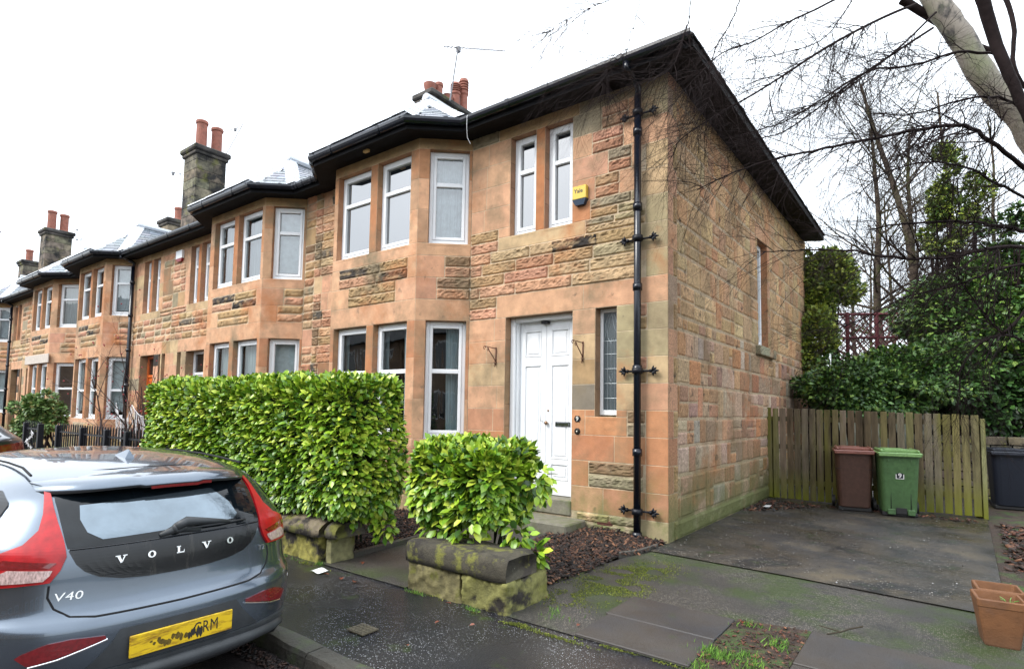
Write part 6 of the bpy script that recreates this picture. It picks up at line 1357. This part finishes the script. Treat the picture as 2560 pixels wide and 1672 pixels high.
def hatchback():
    loc = (-.66, -5.33, -.10); H = empty('parked_car', loc, label='silver grey hatchback parked at the kerb, seen from behind', category='car', group='cars parked along the kerb'); put = car_frame(H, loc)
    B_ = Hull([(.20, .16, .80, 4.2), (.26, .06, .86, 4.28), (.36, .012, .885, 4.33), (.48, .0, .898, 4.35), (.58, .004, .902, 4.34), (.625, .022, .902, 4.32), (.66, .058, .900, 4.30), (.76, .078, .896, 4.22), (.88, .092, .888, 3.95), (.95, .105, .875, 3.55), (1.00, .128, .850, 3.20), (1.08, .185, .808, 2.98), (1.16, .250, .765, 2.78), (1.225, .325, .715, 2.58), (1.262, .385, .678, 2.46), (1.288, .48, .640, 2.36), (1.316, .62, .585, 2.26), (1.341, .80, .51, 2.16), (1.360, 1.02, .40, 2.04), (1.372, 1.25, .24, 1.9), (1.375, 1.45, .05, 1.75)], Lr=.80, n=2.9)
    mb = MB(); zs = [.20, .23, .26, .30, .34, .39, .44, .49, .54, .58, .60, .618, .635, .65, .67, .70, .74, .78, .82, .86, .90, .93, .96, .98, 1.0, 1.03, 1.06, 1.10, 1.14, 1.18, 1.20, 1.23, 1.25, 1.27, 1.287, 1.302, 1.316, 1.329, 1.341, 1.351, 1.36, 1.367, 1.372, 1.375]; B_.body(mb, zs)
    bo = put(mb, 'body', PAINT, smooth=True)
    P = lambda nm, l, r, m, par=None, off=.004, nz=16, ns=14: (lambda q: (B_.patch(q, l, r, off, nz, ns), put(q, nm, m, par, smooth=False))[1])(MB())
    # black tailgate glass and panel, left edge to right edge, bottom to top
    e = [(.0, .775), (.16, .778), (.28, .79), (.38, .815), (.44, .85), (.475, .89), (.505, .955)]
    P('tailgate_panel', [(-a, z) for a, z in e], e, BLKP, bo, .005, 24, 24)
    gl = P('tailgate_glass', [(-.508, .965), (-.515, 1.0), (-.52, 1.06), (-.525, 1.13), (-.53, 1.18), (-.525, 1.225)], [(.508, .965), (.515, 1.0), (.52, 1.06), (.525, 1.13), (.53, 1.18), (.525, 1.225)], CGLASS, bo, .006, 24, 30)
    P('screen_light_patch', [(-.33, 1.005), (-.36, 1.03), (-.33, 1.10), (-.24, 1.185)], [(.36, .992), (.42, 1.03), (.44, 1.09), (.43, 1.155)], MIRG, gl, .0085, 18, 30)  # added bright patch, shaped as the light showing through the glass
    r_ = MB(); B_.ribbon(r_, [(-.50, .960), (.50, .960)], .005, .007); put(r_, 'crease', BLKP, bo)
    # screen border (frit) as a matt band
    fr = MB(); 
    for l, r in (([(-.505, .967), (-.505, 1.01)], [(.505, .967), (.44, 1.01)]),): pass
    # lamps
    for sg in (-1, 1):
        F = lambda pl: [(sg*a, z) for a, z in pl]
        lp = P('tail_lamp', F([(.575, .815), (.535, .87), (.512, .93), (.518, 1.0), (.532, 1.09), (.540, 1.16), (.540, 1.222)]), F([(.90, .80), (.92, .87), (.82, .945), (.685, .99), (.615, 1.05), (.588, 1.12), (.568, 1.222)]), REDL, bo, .014, 30, 14)
        P('reverse_lens', F([(.60, .825), (.575, .850), (.565, .872)]), F([(.80, .822), (.82, .85), (.74, .885)]), CLRL, lp, .020, 6, 8)
        P('lamp_band', F([(.58, .882), (.55, .905)]), F([(.86, .895), (.76, .93)]), REDD, lp, .0175, 4, 8)
        rf = P('rear_reflector', F([(.66, .455), (.55, .475), (.36, .525), (.365, .54)]), F([(.67, .458), (.72, .50), (.60, .545), (.50, .552)]), REDD, bo, .010, 10, 8)
        tr_ = MB(); B_.ribbon(tr_, F([(.66, .448), (.55, .466), (.355, .520)]), .006, .010); put(tr_, 'reflector_trim', CHR, rf)
    # shut lines
    sl_ = MB(); B_.ribbon(sl_, [(-.58, .80), (-.585, .745), (-.56, .69), (-.50, .648), (-.40, .634), (0, .628), (.40, .634), (.50, .648), (.56, .69), (.585, .745), (.58, .80)], .0065, .001); put(sl_, 'tailgate_gap', SEAM, bo)
    # spoiler
    sp_ = MB(); n = 40; rows = []
    for j in range(7): rows.append([])
    for i in range(n+1):
        y = -.565+1.13*i/n; q = abs(y)/.565; back = .10*(1-q**6)+.02; xa = B_.xr(y*.98, 1.297); zt = 1.310-.028*q**2; x_e = B_.xr(y, 1.235)-back+.0; ze = 1.226+.030*(1-q**2)-(.008 if abs(y) < .16 else 0)
        rows[0].append((xa+.06, y, zt+.004-.006*q)); rows[1].append((xa-.05, y, zt-.012)); rows[2].append(((xa+x_e)/2-.04, y, (zt+ze)/2+.012)); rows[3].append((x_e, y, ze+.004)); rows[4].append((x_e+.004, y, ze-.012)); rows[5].append((x_e+.06, y, ze-.022)); rows[6].append((B_.xr(y, 1.225)+.02, y, ze-.03))
    vs = [p for r in rows for p in r]; sp_.add(vs, [(j*(n+1)+i, (j+1)*(n+1)+i, (j+1)*(n+1)+i+1, j*(n+1)+i+1) for j in range(6) for i in range(n)]); 
    so = put(sp_, 'spoiler', PAINT, bo, smooth=True)
    ub = MB(); 
    for i in range(n): a, b, c, d = rows[4][i], rows[4][i+1], rows[6][i+1], rows[6][i]; ub.add([(p[0]-.001, p[1], p[2]-.003) for p in (a, b, c, d)], [(0, 1, 2, 3)]); ub.add([(p[0]-.003, p[1], p[2]+dz) for p, dz in ((a, -.003), (b, -.003), (b, .005), (a, .005))], [(0, 1, 2, 3)])
    put(ub, 'spoiler_underside', SEAM, so)
    bl = MB(); bl.add([(rows[4][i][0]-.004, rows[4][i][1], rows[4][i][2]+dz) for i in range(12, 25) for dz in (-.012, .004)], [(2*i, 2*i+2, 2*i+3, 2*i+1) for i in range(12)]); put(bl, 'high_brake_light', REDD, so)
    # roof shut line
    rs = MB(); rs.tube([Vector((B_.xr(y, 1.307)+.02-.0, y, 1.314-.028*(abs(y)/.565)**2)) for y in [(-.54+1.08*i/20) for i in range(21)]], .0035, 5); put(rs, 'roof_gap', SEAM, bo)
    for sg in (-1, 1):
        q = MB(); q.tube([Vector((x, sg*y, z)) for x, y, z in ((.56, .575, 1.306), (.80, .555, 1.328), (1.1, .56, 1.339), (1.6, .57, 1.34), (2.1, .56, 1.315))], .007, 5); put(q, 'roof_channel', SEAM, bo)
    # aerial fin
    f = MB(); f.add([(1.05, -.035, 1.355), (1.05, .035, 1.355), (.86, .03, 1.342), (.86, -.03, 1.342), (.90, 0, 1.405), (.875, 0, 1.40), (.98, 0, 1.38)], [(0, 6, 1), (0, 3, 4, 6), (1, 6, 4, 2), (3, 5, 4), (4, 5, 2), (3, 2, 5)]); put(f, 'aerial_fin', PAINT, bo)
    # wiper
    def SF(sg, z, o): return B_.S(sg, z)+B_.N(sg, z)*o
    w_ = MB(); w_.tube([SF(.01, .995, .0), SF(.01, .995, .045)], .030, 12); w_.tube([SF(.025, .995, .040), SF(-.03, 1.012, .048), SF(-.16, 1.003, .035), SF(-.29, .988, .022)], [.024, .028, .018, .010], 8); w_.tube([SF(-.03, .985, .024), SF(-.24, .985, .022), SF(-.40, .985, .018)], [.006, .008, .005], 6); w_.tube([SF(.10, .975, .005), SF(0, 1.0, .008), SF(-.12, .975, .005)], [.012, .03, .012], 8); put(w_, 'rear_wiper', TRIM, bo, smooth=True)
    # lettering; text x axis runs to the viewer's right = local -y... computed from the surface
    def lettering(ch, sg, z, size, name, spacing=1., bold=.0, sx=1., m=CHR, depth=.003, slant=0.):
        o = SF(sg, z, .010); n_ = B_.N(sg, z); tx = Vector((-n_.y, n_.x, 0)); 
        # viewer behind the car looks along +x: image right is local -y
        tx = Vector((n_.y, -n_.x, 0)).normalized()
        if tx.y > 0: tx = -tx
        up = n_.cross(tx).normalized(); M = Matrix(((tx.x, up.x, n_.x, o.x), (tx.y, up.y, n_.y, o.y), (tx.z, up.z, n_.z, o.z), (0, 0, 0, 1)))
        if up.z < 0: M = Matrix(((tx.x, -up.x, n_.x, o.x), (tx.y, -up.y, n_.y, o.y), (tx.z, -up.z, n_.z, o.z), (0, 0, 0, 1)))
        if slant: M = M @ Matrix(((1, slant, 0, 0), (0, 1, 0, 0), (0, 0, 1, 0), (0, 0, 0, 1)))
        t = MB(); text_mb(t, ch, size, M, depth, spacing, sx, bold); return put(t, name, m, bo)
    def serif(ch, sg, z, h=.036):
        """wide-serif capital built from strokes"""
        o = SF(sg, z, .009); n_ = B_.N(sg, z); tx = Vector((n_.y, -n_.x, 0)).normalized(); tx = -tx if tx.y > 0 else tx; up = Vector((0, 0, 1)); up = (up-n_*up.dot(n_)).normalized(); t = MB()
        def bar(a, b, w0, w1=None):
            w1 = w1 or w0; a, b = Vector(a)*h, Vector(b)*h; d = (b-a).normalized(); s = Vector((-d.y, d.x)); ps = [a-s*w0*h/2, a+s*w0*h/2, b+s*w1*h/2, b-s*w1*h/2]
            vs = [o+tx*p.x+up*p.y+n_*dz for dz in (0, .006) for p in ps]; t.add(vs, [(0, 1, 2, 3), (4, 5, 6, 7)]+[(i, (i+1) % 4, 4+(i+1) % 4, 4+i) for i in range(4)])
        if ch == 'V': bar((-.42, .46), (0, -.5), .34, .28); bar((.42, .46), (0, -.5), .14); bar((-.78, .46), (-.14, .46), .12); bar((.14, .46), (.70, .46), .12)
        if ch == 'L': bar((-.25, .48), (-.25, -.48), .32); bar((-.55, .46), (.05, .46), .12); bar((-.55, -.45), (.55, -.45), .14); bar((.5, -.45), (.55, -.08), .14, .05)
        if ch == 'O':
            m_ = 20; vs = []
            for dz in (0, .006):
                for k in range(m_):
                    a = 2*math.pi*k/m_; vs += [o+tx*(.55*h*math.cos(a))+up*(.5*h*math.sin(a))+n_*dz, o+tx*(.26*h*math.cos(a))+up*(.36*h*math.sin(a))+n_*dz]
            f_ = []
            for k in range(m_):
                j = (k+1) % m_; f_ += [(2*m_+2*k, 2*m_+2*j, 2*m_+2*j+1, 2*m_+2*k+1), (2*k, 2*j, 2*m_+2*j, 2*m_+2*k), (2*k+1, 2*m_+2*k+1, 2*m_+2*j+1, 2*j+1)]
            t.add(vs, f_)
        put(t, 'badge_letter', CHR, bo)
    for ch, sg in zip('VOLVO', (.285, .145, 0, -.145, -.285)): serif(ch, sg, .888)
    lettering('V40', .50, .742, .055, 'badge_letters', 1.05, 0.0, 1.3, slant=.15); lettering('T2', -.515, .800, .042, 'badge_letters', 1.05, 0.0, 1.25)
    # lower bumper and number plate recess
    P('bumper_recess', [(-.46, .375), (-.40, .43), (-.335, .50), (-.30, .555)], [(.46, .375), (.40, .43), (.335, .50), (.30, .555)], TRIM, bo, .004, 12, 20)
    P('lower_bumper', [(-1.1, .235), (-1.1, .30), (-.80, .355), (-.60, .37)], [(1.1, .235), (1.1, .30), (.80, .355), (.60, .37)], TRIM, bo, .012, 8, 40)
    q = MB(); q.tube([B_.S(-.72+1.44*i/24, .315-.02*abs(-1+i/12)**3)+B_.N(-.72+1.44*i/24, .3)*.012 for i in range(25)], [.03+.012*math.sin(math.pi*i/24) for i in range(25)], 8); put(q, 'bumper_lip', TRIM, bo, smooth=True)
    q = MB(); q.bbox(.35, 3.9, -.82, .82, .14, .32, .04); put(q, 'underbody', SEAM, bo)
    pl = MB(); pl.bbox(-.020, -.008, -.265, .265, .402, .513, .003); po = put(pl, 'number_plate', PLATE, bo)
    t = MB(); Mp = Matrix(((0, 0, -1, -.0205), (-1, 0, 0, -.115), (0, 1, 0, .4575), (0, 0, 0, 1))); text_mb(t, 'GRM', .092, Mp, .0008, 1.08, .68, 0); put(t, 'plate_letters', INK, po)
    rg = random.Random(2)
    SMR = mat('plate_smear_ink', (.10, .065, .006), rough=.5, noise_amt=.5, noise_scale=40)
    for k in range(16):    # the smeared-out half of the plate
        c_ = MB(); y = .16-.0165*k+rg.uniform(-.006, .006); z = .44+rg.uniform(-.012, .02); h = rg.uniform(.006, .016)+.0012*k; w0 = rg.uniform(.008, .018)
        c_.add([(-.0208-.0001*k, y+w0*a*rg.uniform(.7, 1.2), z+h*b*rg.uniform(.7, 1.3)) for a, b in ((-.6, -.5), (.2, -.9), (1, -.3), (.7, .6), (.1, 1), (-.8, .5))], [(0, 1, 2, 3, 4, 5)]); put(c_, 'plate_smear', SMR if k < 11 else INK, po)
    # side glass, rear quarter window
    for sg in (-1, 1):
        def side(x, z): # arclength of side point at x
            Pn = B_.half(z, 40); acc = 0
            for i in range(len(Pn)-1):
                if Pn[i+1][0] >= x: return sg*(acc+math.hypot(Pn[i+1][0]-Pn[i][0], Pn[i+1][1]-Pn[i][1])*((x-Pn[i][0])/max(1e-6, Pn[i+1][0]-Pn[i][0])))
                acc += math.hypot(Pn[i+1][0]-Pn[i][0], Pn[i+1][1]-Pn[i][1])
        L_ = [(.66, 1.02), (.51, 1.065), (.49, 1.11), (.52, 1.17), (.66, 1.222)]; R_ = [(1.32, .99), (1.33, 1.06), (1.34, 1.13), (1.36, 1.19), (1.38, 1.245)]
        so_ = P('side_window', [(side(x, z), z) for x, z in L_], [(side(x, z), z) for x, z in R_], CGLASS, bo, .005, 14, 8)
        L_ = [(1.37, .985), (1.39, 1.245)]; R_ = [(2.2, .97), (2.2, 1.24)]; P('side_window', [(side(x, z), z) for x, z in L_], [(side(x, z), z) for x, z in R_], CGLASS, bo, .005, 12, 10)
        L_ = [(2.25, .97), (2.25, 1.24)]; R_ = [(3.05, .96), (2.45, 1.22)]; P('side_window', [(side(x, z), z) for x, z in L_], [(side(x, z), z) for x, z in R_], CGLASS, bo, .005, 12, 10)
        d_ = MB(); B_.ribbon(d_, [(side(1.30, .30), .30), (side(1.22, .6), .6), (side(1.34, .97), .97)], .005, 0); put(d_, 'door_gap', SEAM, bo)
        wheel(put, .82, sg*.87, .315); wheel(put, 3.45, sg*.86, .315)
        ar = MB(); ar.tube([Vector((.82+.345*math.cos(a), sg*.893, .315+.345*math.sin(a))) for a in [math.pi*i/16 for i in range(17)]], .018, 6); put(ar, 'wheel_arch', SEAM, bo, smooth=True)
    # windscreen
    return H
hatchback()
def suv():
    loc = (-7.15, -5.36, -.10); H = empty('parked_car', loc, label='dark coupe shaped car with wide red lamp bar, cut by the left edge', category='car', group='cars parked along the kerb'); put = car_frame(H, loc)
    B_ = Hull([(.24, .14, .84, 4.3), (.34, .03, .91, 4.4), (.50, .0, .925, 4.42), (.70, .01, .93, 4.4), (.80, .05, .93, 4.35), (.95, .07, .925, 4.1), (1.10, .06, .91, 3.7), (1.18, .05, .89, 3.4), (1.22, .12, .86, 3.25), (1.28, .36, .82, 3.1), (1.38, .72, .76, 2.9), (1.48, 1.10, .69, 2.65), (1.56, 1.45, .60, 2.4), (1.60, 1.72, .45, 2.25), (1.62, 1.9, .05, 2.1)], Lr=.75, n=2.8)
    mb = MB(); B_.body(mb, [.24, .30, .36, .42, .5, .6, .68, .74, .80, .86, .92, 1.0, 1.06, 1.12, 1.16, 1.19, 1.22, 1.26, 1.3, 1.35, 1.4, 1.45, 1.5, 1.55, 1.58, 1.60, 1.62]); bo = put(mb, 'body', PAINT2, smooth=True)
    P = lambda nm, l, r, m, par=None, off=.004, nz=10, ns=20: (lambda q: (B_.patch(q, l, r, off, nz, ns), put(q, nm, m, par))[1])(MB())
    P('tailgate_glass', [(-.62, 1.235), (-.60, 1.50)], [(.62, 1.235), (.60, 1.50)], CGLASS, bo, .006); 
    lp = P('lamp_bar', [(-.55, 1.04), (-.55, 1.10)], [(.55, 1.04), (.55, 1.10)], REDD, bo, .008, 4, 30)
    for sg in (-1, 1): P('tail_lamp', [(sg*.52, 1.03), (sg*.50, 1.12)], [(sg*1.0, 1.04), (sg*.95, 1.16)], REDL if False else REDD, bo, .02, 6, 12); wheel(put, .85, sg*.88, .36); wheel(put, 3.5, sg*.88, .36)
    q = MB(); q.bbox(-.02, -.008, -.26, .26, .80, .90, .003); 
    P('bumper_band', [(-1.2, .26), (-1.1, .44)], [(1.2, .26), (1.1, .44)], TRIM, bo, .01, 6, 40)
    t = MB()
    for k in range(7): t.box(-.004+.0, .014, -.56-.042*k, -.535-.042*k, .955, .975)
    put(t, 'badge_strip', CHR, bo)
    q = MB(); q.bbox(.4, 3.9, -.82, .82, .16, .4, .04); put(q, 'underbody', SEAM, bo)
suv()
